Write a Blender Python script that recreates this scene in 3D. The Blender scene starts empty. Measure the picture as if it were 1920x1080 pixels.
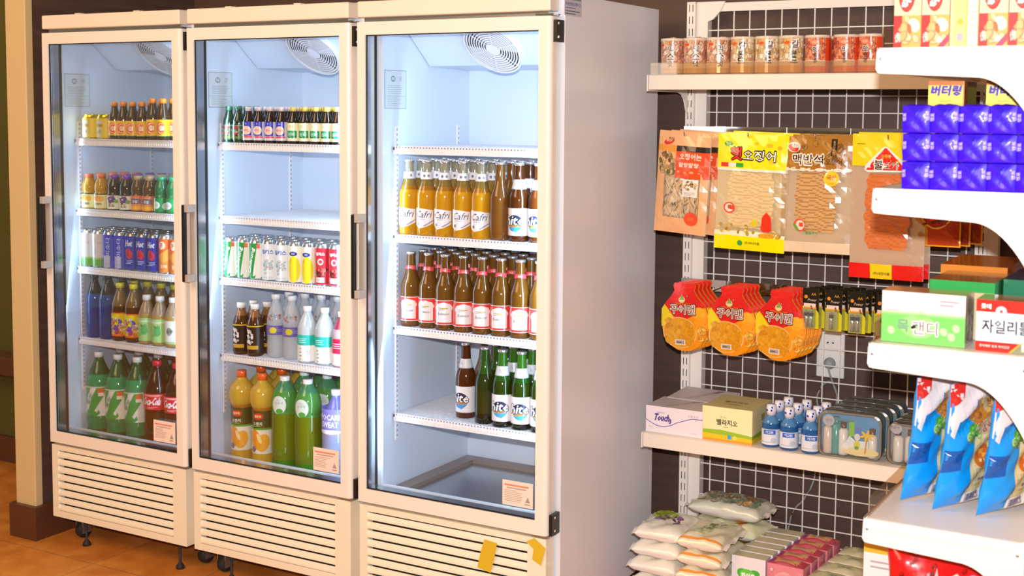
import bpy, math, random
from mathutils import Vector, Matrix
from mathutils.geometry import tessellate_polygon
PI = math.pi
S = bpy.context.scene
COL = S.collection

# ------------------------------------------------------------------ camera
FPX, YAW, PITCH, ROLL = 2431.13, -0.5237, -0.0790, 0.0068
CAM = Vector((3.5818, -3.0213, 1.5061))
fw = Vector((math.sin(YAW)*math.cos(PITCH), math.cos(YAW)*math.cos(PITCH), math.sin(PITCH)))
r0 = Vector((math.cos(YAW), -math.sin(YAW), 0)); u0 = r0.cross(fw)
RT = r0*math.cos(ROLL) + u0*math.sin(ROLL); UP = -r0*math.sin(ROLL) + u0*math.cos(ROLL)
cd = bpy.data.cameras.new('camera'); cam = bpy.data.objects.new('camera', cd); COL.objects.link(cam)
M = Matrix(((RT.x, UP.x, -fw.x, CAM.x), (RT.y, UP.y, -fw.y, CAM.y), (RT.z, UP.z, -fw.z, CAM.z), (0, 0, 0, 1)))
cam.matrix_world = M
cd.sensor_width = 36; cd.lens = FPX/1920*36; cd.shift_y = -140/1920; cd.clip_start = .05
cd.dof.use_dof = True; cd.dof.focus_distance = 3.75; cd.dof.aperture_fstop = 6.3
S.camera = cam

# ------------------------------------------------------------------ world, lights, exposure
w = bpy.data.worlds.new('room_air'); S.world = w; w.use_nodes = True
w.node_tree.nodes['Background'].inputs[0].default_value = (1.0, .72, .42, 1)
w.node_tree.nodes['Background'].inputs[1].default_value = .24
S.view_settings.view_transform = 'Standard'; S.view_settings.look = 'None'
S.view_settings.exposure = 0.0; S.view_settings.gamma = 1; S.view_settings.use_curve_mapping = False
try: S.cycles.transparent_max_bounces = 32; S.cycles.max_bounces = 8; S.cycles.sample_clamp_indirect = 4
except Exception: pass
def area(name, loc, aim, sx, sy, power, color):
    l = bpy.data.lights.new(name, 'AREA'); l.shape = 'RECTANGLE'; l.size = sx; l.size_y = sy; l.energy = power; l.color = color
    o = bpy.data.objects.new(name, l); COL.objects.link(o); o.location = loc
    o.rotation_euler = (Vector(aim)-Vector(loc)).to_track_quat('-Z', 'Y').to_euler(); return o
FLASH = area('camera_flash', CAM + UP*.13, CAM + UP*.13 + fw*1.0 + Vector((-.12, 0, 0)), .05, .035, 105, (1.0, .97, .97))
area('ceiling_lamp', (.6, -2.6, 2.9), (.6, -.6, .6), 1.6, 1.6, 66, (1.0, .63, .36))
area('ceiling_lamp', (-1.6, .4, 2.9), (-1.6, .2, 0), .6, .6, 18, (1.0, .7, .3))
COOL = [3.3, 4.0, 4.1]           # tube in each cooler, weaker in the far one

# ------------------------------------------------------------------ materials
def lin(h):
    if isinstance(h, str):
        h = h.lstrip('#'); c = [int(h[i:i+2], 16)/255 for i in (0, 2, 4)]
    else: c = list(h)[:3]
    return tuple(x/12.92 if x <= .04045 else ((x+.055)/1.055)**2.4 for x in c)
MT = {}
def base_mat(name):
    m = bpy.data.materials.new(name); m.use_nodes = True; nt = m.node_tree
    return m, nt, nt.nodes['Principled BSDF']
def mat(name, col, rough=.5, metal=0., emit=0., bump=0., bscale=60., coat=0.):
    m, nt, b = base_mat(name); c = lin(col)
    b.inputs['Base Color'].default_value = (*c, 1); b.inputs['Roughness'].default_value = rough
    b.inputs['Metallic'].default_value = metal; b.inputs['Coat Weight'].default_value = coat
    if emit: b.inputs['Emission Color'].default_value = (*c, 1); b.inputs['Emission Strength'].default_value = emit
    n = nt.nodes.new('ShaderNodeTexNoise'); n.inputs['Scale'].default_value = bscale
    tc = nt.nodes.new('ShaderNodeTexCoord'); nt.links.new(tc.outputs['Object'], n.inputs['Vector'])
    mr = nt.nodes.new('ShaderNodeMapRange'); mr.inputs[3].default_value = rough*.9; mr.inputs[4].default_value = min(1, rough*1.12)
    nt.links.new(n.outputs['Fac'], mr.inputs[0]); nt.links.new(mr.outputs[0], b.inputs['Roughness'])
    if bump:
        bp = nt.nodes.new('ShaderNodeBump'); bp.inputs['Strength'].default_value = bump; bp.inputs['Distance'].default_value = .002
        nt.links.new(n.outputs['Fac'], bp.inputs['Height']); nt.links.new(bp.outputs[0], b.inputs['Normal'])
    MT[name] = m; return m
def colmat(name, rough, metal=0., opac=1., coat=0., bump=0., bscale=90., spec=.5):
    """surface whose own printed colour comes from the mesh's Col attribute"""
    m, nt, b = base_mat(name)
    a = nt.nodes.new('ShaderNodeAttribute'); a.attribute_name = 'Col'
    nt.links.new(a.outputs['Color'], b.inputs['Base Color'])
    b.inputs['Roughness'].default_value = rough; b.inputs['Metallic'].default_value = metal
    b.inputs['Coat Weight'].default_value = coat; b.inputs['Coat Roughness'].default_value = .08
    b.inputs['Specular IOR Level'].default_value = spec
    if bump:
        n = nt.nodes.new('ShaderNodeTexNoise'); n.inputs['Scale'].default_value = bscale; n.inputs['Detail'].default_value = 1
        tc = nt.nodes.new('ShaderNodeTexCoord'); nt.links.new(tc.outputs['Object'], n.inputs['Vector'])
        bp = nt.nodes.new('ShaderNodeBump'); bp.inputs['Strength'].default_value = bump; bp.inputs['Distance'].default_value = .01
        nt.links.new(n.outputs['Fac'], bp.inputs['Height']); nt.links.new(bp.outputs[0], b.inputs['Normal'])
    if opac < 1:
        t = nt.nodes.new('ShaderNodeBsdfTransparent'); nt.links.new(a.outputs['Color'], t.inputs['Color'])
        mx = nt.nodes.new('ShaderNodeMixShader'); mx.inputs[0].default_value = opac
        nt.links.new(t.outputs[0], mx.inputs[1]); nt.links.new(b.outputs[0], mx.inputs[2])
        nt.links.new(mx.outputs[0], nt.nodes['Material Output'].inputs['Surface'])
    MT[name] = m; return m
mat('white_paint', '#f3e9dd', .28, coat=.3, bscale=25)
mat('side_paint', '#ece9ee', .34, coat=.06)
mat('header_paint', '#f1e2cf', .3, bscale=30)
mat('slat_paint', '#f4ead2', .22, coat=.4, bscale=30)
mat('liner', '#d9e3f2', .3, bscale=30)
mat('shelf_white', '#efeef6', .35)
mat('aluminium', '#b9bdc2', .22, metal=.9)
mat('chrome', '#d8d8d8', .08, metal=1)
mat('dark_gap', '#1c1917', .7)
mat('black_plastic', '#191715', .35)
mat('grey_plastic', '#b3aba4', .4)
mat('rubber', '#26221f', .7)
mat('rack_paint', '#f2e9e0', .4, bscale=40)
mat('rack_cream', '#efe3d2', .4)
mat('wire_white', '#e9e4de', .35)
mat('tube_glow', '#cfe4ff', .5, emit=3.0)
mat('brown_tray', '#8a7a72', .25)
mat('cream_wall', '#d6bd8a', .6, bscale=20)
mat('dark_base', '#5a3524', .4)
mat('green_wall', '#55521c', .7, bscale=5)
mat('outlet_white', '#e2e2de', .4)
mat('cord_grey', '#9a9c9c', .5)
colmat('paper', .5); colmat('gloss', .22, coat=.5); colmat('foilcube', .42, coat=.04, spec=.25); colmat('foil', .28, metal=.25, coat=.4, bump=.12, bscale=55)
colmat('crisp', .3, metal=.08, coat=.5, bump=.35, bscale=30)
colmat('chromec', .2, metal=.85); colmat('glass', .06, opac=.34, coat=.6); colmat('liquid', .07, opac=.72, coat=.8)
def filmmat(name, k, rough, bump, bs, haze):
    """clear plastic film: see-through with a gloss, wrinkled if bump"""
    colmat(name, rough, opac=haze, coat=0, bump=bump, bscale=bs); m = MT[name]; nt = m.node_tree
    g = nt.nodes.new('ShaderNodeBsdfGlossy'); g.inputs['Roughness'].default_value = rough
    mx = nt.nodes.new('ShaderNodeMixShader'); mx.inputs[0].default_value = k
    o = nt.nodes['Material Output']; l = o.inputs['Surface'].links[0].from_socket
    if bump: nt.links.new([n for n in nt.nodes if n.type == 'BUMP'][0].outputs[0], g.inputs['Normal'])
    nt.links.new(l, mx.inputs[1]); nt.links.new(g.outputs[0], mx.inputs[2]); nt.links.new(mx.outputs[0], o.inputs['Surface'])
filmmat('clear', .07, .06, 0, 30, .07); filmmat('film', .13, .11, .40, 16, .03)
colmat('foam', .6, bump=.12, bscale=60)
def pane_mat(name, k):
    m, nt, b = base_mat(name)
    t = nt.nodes.new('ShaderNodeBsdfTransparent'); t.inputs[0].default_value = (.965, .98, .985, 1)
    g = nt.nodes.new('ShaderNodeBsdfGlossy'); g.inputs['Roughness'].default_value = .02
    lw = nt.nodes.new('ShaderNodeLayerWeight'); lw.inputs[0].default_value = .3
    mm = nt.nodes.new('ShaderNodeMath'); mm.operation = 'MULTIPLY'; mm.inputs[1].default_value = k
    nt.links.new(lw.outputs['Fresnel'], mm.inputs[0])
    mx = nt.nodes.new('ShaderNodeMixShader'); nt.links.new(mm.outputs[0], mx.inputs[0])
    nt.links.new(t.outputs[0], mx.inputs[1]); nt.links.new(g.outputs[0], mx.inputs[2])
    nt.links.new(mx.outputs[0], nt.nodes['Material Output'].inputs['Surface']); MT[name] = m
pane_mat('pane', .35)
def wood_wall():
    m, nt, b = base_mat('brown_wall')
    tc = nt.nodes.new('ShaderNodeTexCoord'); mp = nt.nodes.new('ShaderNodeMapping'); mp.inputs['Scale'].default_value = (1.2, 1.2, 14)
    n = nt.nodes.new('ShaderNodeTexNoise'); n.inputs['Scale'].default_value = 3; n.inputs['Detail'].default_value = 6
    cr = nt.nodes.new('ShaderNodeValToRGB'); cr.color_ramp.elements[0].color = (*lin('#4a352d'), 1); cr.color_ramp.elements[1].color = (*lin('#5a4339'), 1)
    cr.color_ramp.elements[0].position = .3; cr.color_ramp.elements[1].position = .75
    nt.links.new(tc.outputs['Object'], mp.inputs[0]); nt.links.new(mp.outputs[0], n.inputs['Vector']); nt.links.new(n.outputs['Fac'], cr.inputs[0])
    nt.links.new(cr.outputs[0], b.inputs['Base Color']); b.inputs['Roughness'].default_value = .55; MT['brown_wall'] = m
wood_wall()
def tile_floor():
    m, nt, b = base_mat('terracotta')
    tc = nt.nodes.new('ShaderNodeTexCoord'); mp = nt.nodes.new('ShaderNodeMapping'); mp.inputs['Location'].default_value = (.11, .08, 0)
    br = nt.nodes.new('ShaderNodeTexBrick'); br.offset = 0; br.inputs['Scale'].default_value = 1
    br.inputs['Brick Width'].default_value = .4; br.inputs['Row Height'].default_value = .4; br.inputs['Mortar Size'].default_value = .004
    br.inputs['Mortar Smooth'].default_value = .5
    br.inputs['Color1'].default_value = (*lin('#cf8030'), 1); br.inputs['Color2'].default_value = (*lin('#bd7026'), 1); br.inputs['Mortar'].default_value = (*lin('#93683f'), 1)
    n = nt.nodes.new('ShaderNodeTexNoise'); n.inputs['Scale'].default_value = 9; n.inputs['Detail'].default_value = 5
    cr = nt.nodes.new('ShaderNodeValToRGB'); cr.color_ramp.elements[0].color = (*lin('#a85c1c'), 1); cr.color_ramp.elements[1].color = (*lin('#e09c4c'), 1)
    cr.color_ramp.elements[0].position = .35; cr.color_ramp.elements[1].position = .7
    mx = nt.nodes.new('ShaderNodeMix'); mx.data_type = 'RGBA'; mx.inputs[0].default_value = .5
    nt.links.new(tc.outputs['Object'], mp.inputs[0]); nt.links.new(mp.outputs[0], br.inputs['Vector']); nt.links.new(tc.outputs['Object'], n.inputs['Vector'])
    nt.links.new(n.outputs['Fac'], cr.inputs[0]); nt.links.new(br.outputs['Color'], mx.inputs[6]); nt.links.new(cr.outputs[0], mx.inputs[7])
    nt.links.new(mx.outputs[2], b.inputs['Base Color']); b.inputs['Roughness'].default_value = .45
    bp = nt.nodes.new('ShaderNodeBump'); bp.inputs['Strength'].default_value = .4; bp.inputs['Distance'].default_value = .003
    nt.links.new(br.outputs['Fac'], bp.inputs['Height']); bp.invert = True; nt.links.new(bp.outputs[0], b.inputs['Normal'])
    MT['terracotta'] = m
tile_floor()

# ------------------------------------------------------------------ builders
def at(px, py, Y):
    """the point of the plane y=Y seen at pixel (px,py): used only to read real positions off the photograph"""
    d = fw + RT*((px-960)/FPX) - UP*((py-400)/FPX)
    return CAM + d*((Y-CAM.y)/d.y)
class MB:
    def __init__(s): s.v = []; s.f = []; s.m = []; s.c = []; s.sm = []; s.names = []
    def mi(s, name):
        if name not in s.names: s.names.append(name)
        return s.names.index(name)
    def add(s, vs, fs, m, col='#ffffff', smooth=False):
        k = len(s.v); s.v += [tuple(p) for p in vs]; i = s.mi(m); multi = isinstance(col, list)
        for j, f in enumerate(fs):
            s.f.append(tuple(k+a for a in f)); s.m.append(i); s.c.append(lin(col[j]) if multi else lin(col)); s.sm.append(smooth)
        return s
    def box(s, x0, x1, y0, y1, z0, z1, m, col='#ffffff'):
        vs = [(x, y, z) for z in (z0, z1) for y in (y0, y1) for x in (x0, x1)]
        return s.add(vs, [(0, 2, 3, 1), (4, 5, 7, 6), (0, 1, 5, 4), (2, 6, 7, 3), (0, 4, 6, 2), (1, 3, 7, 5)], m, col)
    def lathe(s, prof, m, col='#ffffff', seg=20, cx=0, cy=0, smooth=True, cols=None, ms=None):
        n = len(prof); vs = []
        for r, z in prof:
            for k in range(seg):
                a = 2*PI*k/seg; vs.append((cx+r*math.cos(a), cy+r*math.sin(a), z))
        base = len(s.v); s.v += vs
        for j in range(n-1):
            i = s.mi(ms[j] if ms else m); c = lin(cols[j] if cols else col)
            for k in range(seg):
                s.f.append((base+j*seg+k, base+j*seg+(k+1) % seg, base+(j+1)*seg+(k+1) % seg, base+(j+1)*seg+k)); s.m.append(i); s.c.append(c); s.sm.append(smooth)
        return s
    def tube(s, pts, r, m, col='#ffffff', seg=6, smooth=True):
        vs = []; n = len(pts); P = [Vector(p) for p in pts]
        for i in range(n):
            d = (P[min(i+1, n-1)]-P[max(i-1, 0)]).normalized()
            a = d.cross(Vector((0, 0, 1)) if abs(d.z) < .9 else Vector((1, 0, 0))).normalized(); b = d.cross(a)
            vs += [P[i]+a*r*math.cos(2*PI*k/seg)+b*r*math.sin(2*PI*k/seg) for k in range(seg)]
        fs = [(i*seg+k, i*seg+(k+1) % seg, (i+1)*seg+(k+1) % seg, (i+1)*seg+k) for i in range(n-1) for k in range(seg)]
        fs += [tuple(range(seg-1, -1, -1)), tuple((n-1)*seg+k for k in range(seg))]
        return s.add(vs, fs, m, col, smooth)
    def prism(s, poly, fn, d0, d1, m, col='#ffffff', colside=None):
        """outline poly [(a,b)] swept from depth d0 to d1; fn(a,b,d) gives the point"""
        n = len(poly); vs = [fn(a, b, d0) for a, b in poly]+[fn(a, b, d1) for a, b in poly]
        tr = tessellate_polygon([[Vector((a, b, 0)) for a, b in poly]])
        s.add(vs, [tuple(t) for t in tr]+[tuple(n+i for i in t) for t in tr], m, col)
        s.add(vs, [(i, (i+1) % n, n+(i+1) % n, n+i) for i in range(n)], m, colside or col); return s
    def build(s, name, parent=None, loc=(0, 0, 0), rz=0, bevel=0, weld=False):
        me = bpy.data.meshes.new(name); me.from_pydata(s.v, [], s.f)
        for n in s.names: me.materials.append(MT[n])
        me.polygons.foreach_set('material_index', s.m); me.polygons.foreach_set('use_smooth', s.sm)
        at_ = me.color_attributes.new('Col', 'FLOAT_COLOR', 'CORNER'); buf = []
        for f, c in zip(s.f, s.c): buf += [c[0], c[1], c[2], 1.]*len(f)
        at_.data.foreach_set('color', buf); me.update()
        o = bpy.data.objects.new(name, me); COL.objects.link(o); o.location = loc; o.rotation_euler = (0, 0, rz)
        if parent: o.parent = parent
        if bevel:
            wd = o.modifiers.new('weld', 'WELD'); wd.merge_threshold = 1e-5
            b = o.modifiers.new('bevel', 'BEVEL'); b.width = bevel; b.segments = 2; b.limit_method = 'ANGLE'; b.angle_limit = math.radians(50)
        return o
_TX = {}
def glyphs(t, bold):
    k = (t, bold)
    if k not in _TX:
        c = bpy.data.curves.new('t', 'FONT'); c.body = t; c.size = 1; c.resolution_u = 1; c.offset = bold
        o = bpy.data.objects.new('t', c); COL.objects.link(o)
        dg = bpy.context.evaluated_depsgraph_get(); dg.update()
        me = bpy.data.meshes.new_from_object(o.evaluated_get(dg))
        V = [(v.co.x, v.co.y) for v in me.vertices]; F = [tuple(p.vertices) for p in me.polygons]
        bpy.data.objects.remove(o); bpy.data.curves.remove(c); bpy.data.meshes.remove(me)
        x0 = min(v[0] for v in V); x1 = max(v[0] for v in V); y0 = min(v[1] for v in V); y1 = max(v[1] for v in V)
        _TX[k] = ([(v[0]-(x0+x1)/2, v[1]-(y0+y1)/2) for v in V], F, x1-x0, y1-y0)
    return _TX[k]
def clip(p, ax, lim, keep_less):
    o = []; n = len(p)
    for i in range(n):
        a, b = p[i], p[(i+1) % n]
        ia = (a[ax] <= lim) if keep_less else (a[ax] >= lim); ib = (b[ax] <= lim) if keep_less else (b[ax] >= lim)
        if ia: o.append(a)
        if ia != ib:
            t = (lim-a[ax])/(b[ax]-a[ax]); o.append((a[0]+(b[0]-a[0])*t, a[1]+(b[1]-a[1])*t))
    return o
def slabs(polys, ax, step):
    if not step: return polys
    out = []
    for p in polys:
        lo = min(q[ax] for q in p); hi = max(q[ax] for q in p)
        i0 = math.floor(lo/step+1e-6); i1 = math.ceil(hi/step-1e-6)
        if i1-i0 <= 1: out.append(p); continue
        for i in range(i0, i1):
            q = clip(clip(p, ax, i*step, False), ax, (i+1)*step, True)
            if len(q) > 2: out.append(q)
    return out
class Pr:
    """a printed design: flat shapes and lettering in real metres"""
    def __init__(s, w=None, h=None, bg=None):
        s.p = []; s.w = w; s.h = h
        if bg: s.rect(-w/2, 0, w/2, h, bg, 0)
    def rect(s, a, b, c, d, col, l=1): s.p.append(([(a, b), (c, b), (c, d), (a, d)], col, l)); return s
    def ell(s, cu, cv, ru, rv, col, l=1, n=14, rot=0):
        ca, sa = math.cos(rot), math.sin(rot); q = []
        for k in range(n):
            x = ru*math.cos(2*PI*k/n); y = rv*math.sin(2*PI*k/n); q.append((cu+x*ca-y*sa, cv+x*sa+y*ca))
        s.p.append((q, col, l)); return s
    def poly(s, pts, col, l=1):
        for t in tessellate_polygon([[Vector((a, b, 0)) for a, b in pts]]): s.p.append(([pts[i] for i in t], col, l))
        return s
    def txt(s, t, cu, cv, h, col, l=3, w=None, rot=0, bold=.012, shear=0, clipw=None):
        V, F, W, H = glyphs(t, 0); sy = h/H; sx = (w/W) if w else sy; ca, sa = math.cos(rot), math.sin(rot); b = bold*sy*.8
        offs = [(0, 0)] if bold < .015 else ([(-b, 0), (b, 0), (0, b), (0, -b), (0, 0)] if bold < .07 else [(b*math.cos(k*PI/4), b*math.sin(k*PI/4)) for k in range(8)]+[(0, 0)])
        for ko, (ou, ov) in enumerate(offs):
            pts = []
            for x, y in V:
                x2 = x*sx+shear*y*sy; y2 = y*sy; pts.append((cu+ou+x2*ca-y2*sa, cv+ov+x2*sa+y2*ca))
            for f in F: s.p.append(([pts[i] for i in f], col, l+.1*ko))
        return s
    def scale(s, k):
        s.p = [([(a*k, b*k) for a, b in q], c, l) for q, c, l in s.p]; s.w = s.w and s.w*k; s.h = s.h and s.h*k; return s
    def lines(s, u0, u1, v0, v1, n, col, l=2, seed=1):
        r = random.Random(seed); dv = (v1-v0)/n
        for i in range(n): s.rect(u0, v0+i*dv+dv*.3, u0+(u1-u0)*r.uniform(.6, 1), v0+i*dv+dv*.65, col, l)
        return s
    def nuts(s, u0, u1, v0, v1, cols, size, n, l=1, seed=1, dk=.72):
        r = random.Random(seed)
        for i in range(n):
            a, b = r.uniform(u0, u1), r.uniform(v0, v1); k = size*r.uniform(.7, 1.2); an = r.uniform(0, PI); c = r.choice(cols)
            d = tuple(x*dk for x in lin_s(c)); s.ell(a, b, k*1.08, k*.76, d, l+.01*i, 8, an); s.ell(a-k*.06, b+k*.06, k*.9, k*.6, c, l+.01*i+.004, 8, an)
        return s
    def put(s, mb, fn, m, su=0, sv=0, lift=.0001, clipbox=None, h0=.0002):
        for q, col, l in sorted(s.p, key=lambda e: e[2]):
            if clipbox:
                a, b, c, d = clipbox
                q = clip(clip(clip(clip(q, 0, a, False), 0, c, True), 1, b, False), 1, d, True) if len(q) > 2 else q
                if len(q) < 3: continue
            for t in slabs(slabs([q], 0, su), 1, sv):
                hh = h0+lift*l
                mb.add([fn(a, b, hh) for a, b in t], [tuple(range(len(t)))], m, col if isinstance(col, str) else list([col])[0])
def lin_s(h): h = h.lstrip('#'); return [int(h[i:i+2], 16)/255 for i in (0, 2, 4)]
def wrap(R, ang0=0):
    """wraps a design round a vertical cylinder; u=0 faces -y"""
    def fn(u, v, h): a = u/R+ang0; return ((R+h)*math.sin(a), -(R+h)*math.cos(a), v)
    return fn
front = lambda y=0, x=0, z=0: (lambda u, v, h: (x+u, y-h, z+v))
right = lambda x=0, y=0, z=0: (lambda u, v, h: (x+h, y+u, z+v))
top = lambda z=0, x=0, y=0: (lambda u, v, h: (x+u, y+v, z+h))

def setp(o, label, cat, group=None, kind=None):
    if label: o['label'] = label
    if cat: o['category'] = cat
    if group: o['group'] = group
    if kind: o['kind'] = kind
    return o
def thing(name, label, cat, loc=(0, 0, 0), rz=0, group=None):
    o = bpy.data.objects.new(name, None); o.empty_display_size = .05; COL.objects.link(o); o.location = loc; o.rotation_euler = (0, 0, rz)
    return setp(o, label, cat, group)
def struct(o): o['kind'] = 'structure'; return o
def dup(root, loc=None, rz=None, label=None, group=None, rot=None, scale=None):
    c = root.copy(); COL.objects.link(c)
    if loc is not None: c.location = loc
    if rot is not None: c.rotation_euler = rot
    elif rz is not None: c.rotation_euler = (0, 0, rz)
    if scale: c.scale = (scale,)*3
    if label: c['label'] = label
    if group: c['group'] = group
    for ch in list(root.children):
        d = ch.copy(); COL.objects.link(d); d.parent = c
        for g in list(ch.children):
            e = g.copy(); COL.objects.link(e); e.parent = d
    return c
ORD = 'first second third fourth fifth sixth seventh eighth ninth tenth'.split()
class Placer:
    """first use moves the prototype itself, later uses copy it"""
    def __init__(s, proto): s.p = proto; s.used = False
    def put(s, loc, rz=0, label=None, group=None, rot=None, scale=None):
        if s.used: return dup(s.p, loc, rz, label, group, rot, scale)
        s.used = True; s.p.location = loc; s.p.rotation_euler = rot if rot else (0, 0, rz)
        if scale: s.p.scale = (scale,)*3
        setp(s.p, label, None, group); return s.p

# ------------------------------------------------------------------ the setting
struct(MB().box(-4, 6, -5, 3, -.05, 0, 'terracotta').build('floor'))
struct(MB().box(-.16, 6, .80, .90, 0, 3.0, 'brown_wall').build('wall_back'))
mb = MB(); mb.box(-.155, -.07, .02, .80, 0, 3.0, 'brown_wall'); struct(mb.build('wall_partition'))
mb = MB(); mb.box(-.168, -.068, -.012, .02, .10, 3.0, 'cream_wall'); struct(mb.build('trim_1', bevel=.003))
mb = MB(); mb.box(-.185, -.05, -.03, .10, 0, .118, 'dark_base'); mb.box(-.07, -.052, .10, .80, 0, .118, 'dark_base')
struct(mb.build('baseboard_partition', bevel=.002))
struct(MB().box(-4, -.16, .62, .70, 0, 3.0, 'green_wall').build('wall_side_room'))
struct(MB().box(-4, -.16, .60, .62, 0, .11, 'dark_base').build('baseboard_side_room', bevel=.002))

p = at(14, 672, .50); q = at(14, 706, .50)
struct(MB().box(-4, -.20, .50, .62, q.z, p.z, 'dark_base').build('trim_2', bevel=.004))

# ------------------------------------------------------------------ glass-door coolers
PW, WD, DEP, ZT = .66, .6325, .669, 1.817
def cooler(i, x0, label, xl, shelves, dx):
    t = thing('drinks_cooler', label, 'refrigerator', (x0, 0, 0), 0, 'upright glass-door coolers')
    xr = WD-.045; zf = .350
    mb = MB()                                                     # insulated cabinet, open at the front
    mb.box(0, xl, .055, DEP, .09, ZT, 'liner'); mb.box(xr, WD+.0, .055, DEP, .09, ZT, 'liner')
    mb.box(xl, xr, .53, DEP, .09, ZT, 'liner'); mb.box(xl, xr, .055, .53, 1.765, ZT, 'liner'); mb.box(xl, xr, .055, .53, .09, zf, 'liner')
    mb.box(xl, xr, .055, .068, zf, .398, 'liner')
    mb.build('cabinet', t)
    mb = MB(); mb.box(WD, WD+.0125, .055, DEP, .09, ZT, 'side_paint'); mb.box(-.002, 0, .055, DEP, .09, ZT, 'side_paint'); mb.build('side_panel', t)
    mb = MB(); mb.box(.0, WD-.004, .0, .055, 1.769, ZT-.002, 'header_paint'); hp = mb.build('header_panel', t, bevel=.004)
    for xx in (.15, .42): MB().box(xx, xx+.025, .01, .03, ZT-.002, ZT+.0015, 'header_paint').build('header_clip', hp)
    mb = MB(); mb.box(.012, WD-.02, .02, .055, 1.754, 1.771, 'aluminium'); mb.build('gap_rail', t)
    # door
    z0, z1 = .3554, 1.7559; gl, gr, gz0, gz1 = .0273, WD-.0376, .3953, 1.7191
    mb = MB()
    n = 6; rr = .014
    prof = [(0, 0), (WD-rr, 0)]+[(WD-rr+rr*math.sin(a*PI/2/n), rr-rr*math.cos(a*PI/2/n)) for a in range(1, n+1)]+[(WD, .045), (0, .045)]
    for (a0, a1, b0, b1) in ((0, gl, z0, z1), (gl, gr, z0, gz0), (gl, gr, gz1, z1)): mb.box(a0, a1, 0, .045, b0, b1, 'white_paint')
    pr2 = [(gr, 0), (WD-rr, 0)]+prof[2:-2]+[(WD, .045), (gr, .045)]
    mb.prism(pr2, lambda a, b, d: (a, b, d), z0, z1, 'white_paint')
    door = mb.build('door', t)
    mb = MB(); e = .0015
    for (a0, a1, b0, b1) in ((gl, gl+e, gz0, gz1), (gr-e, gr, gz0, gz1), (gl, gr, gz0, gz0+e), (gl, gr, gz1-e, gz1)): mb.box(a0, a1, .008, .047, b0, b1, 'aluminium')
    mb.box(gl+e, gl+.004, .004, .008, gz0, gz1, 'black_plastic'); mb.box(gl+e, gr, .004, .007, gz0, gz0+.004, 'black_plastic'); mb.box(gl+e, gr, .004, .007, gz1-.003, gz1, 'black_plastic')
    mb.build('glazing_spacer', door)
    MB().box(gl+.001, gr-.001, .0085, .0115, gz0+.001, gz1-.001, 'pane').build('glass_pane', door)
    mb = MB()
    for (a0, a1, b0, b1) in ((.006, .03, z0+.006, z1-.006), (xr+.008, WD-.008, z0+.006, z1-.006), (.03, xr+.008, z0+.006, .39), (.03, xr+.008, 1.73, z1-.006)): mb.box(a0, a1, .045, .055, b0, b1, 'dark_gap')
    mb.build('gasket', door)
    # handle: black grip bar on two grey mounts beside the opening edge
    hx = .003; mb = MB()
    mb.box(hx, hx+.012, -.038, -.024, .962, 1.206, 'black_plastic'); h = mb.build('handle', door, bevel=.003)
    mb = MB()
    for zz in (.962, 1.182): mb.box(hx+.010, hx+.028, -.036, 0, zz, zz+.024, 'grey_plastic')
    mb.box(hx+.004, hx+.026, -.006, 0, .97, 1.2, 'grey_plastic')
    mb.build('handle_mount', h, bevel=.002)['label'] = 'grey plastic handle mounts'
    # notice stuck on the lower corner of the glass
    p = Pr(.096, .064, '#f6ddcf'); p.rect(-.042, .052, .035, .057, '#e58b78', 2); p.rect(-.035, .045, .028, .048, '#b59a90', 2)
    p.lines(-.042, .018, .008, .042, 7, '#b9a296', 2, 3+i); p.poly([(.024, .012), (.04, .012), (.032, .028)], '#a49a96', 2); p.rect(.022, .005, .04, .008, '#a4958e', 2)
    mb = MB(); mb.box(.541-.048, .541+.048, -.0006, 0, .43-.005, .43+.065, 'paper', '#f6ddcf'); p.put(mb, front(-.0007, .541, .428), 'paper'); mb.build('notice_sticker', door)
    for zz, k in ((1.688, 0), (.355, 1)):                         # hinge blocks
        mb = MB(); mb.box(WD-.002, WD+.010, .012, .058, zz, zz+.058, 'black_plastic')
        mb.lathe([(0, 0), (.004, 0), (.004, .004), (0, .004)], 'chrome', seg=8) if False else None
        mb.box(WD-.05, WD+.004, .004, .05, z1+.001 if k == 0 else z0-.006, z1+.006 if k == 0 else z0-.001, 'chrome' if k == 0 else 'aluminium')
        for dz in (.01, .046): mb.box(WD+.010, WD+.0125, .02, .026, zz+dz, zz+dz+.006, 'chrome')
        mb.build('hinge', t)
    # louvred grille below the door
    g0, g1 = .0922, .346; mb = MB(); gy = .004
    mb.box(.002, .03, gy, .05, g0, g1, 'slat_paint'); mb.box(WD-.062, WD-.004, gy, .05, g0, g1, 'slat_paint')
    mb.box(.03, WD-.062, gy, .05, g1-.018, g1, 'slat_paint'); mb.box(.03, WD-.062, gy, .05, g0, g0+.022, 'slat_paint')
    mb.box(.02, WD-.05, .030, .05, g0+.01, g1-.01, 'dark_gap')
    ns = 8; z_ = g0+.022; st = (g1-.018-z_)/ns
    for k in range(ns):
        a = z_+k*st+.0005; b_ = a+st-.0062; pf = [(gy+.004, a), (gy, a+.002), (gy+.0005, a+st*.3), (gy+.006, b_), (gy+.0075, b_), (gy+.003, a+st*.3), (gy+.0055, a+.001)]
        mb.prism(pf, lambda y, z, d: (d, y, z), .03, WD-.062, 'slat_paint')
    mb.build('vent_grille', t)
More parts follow.
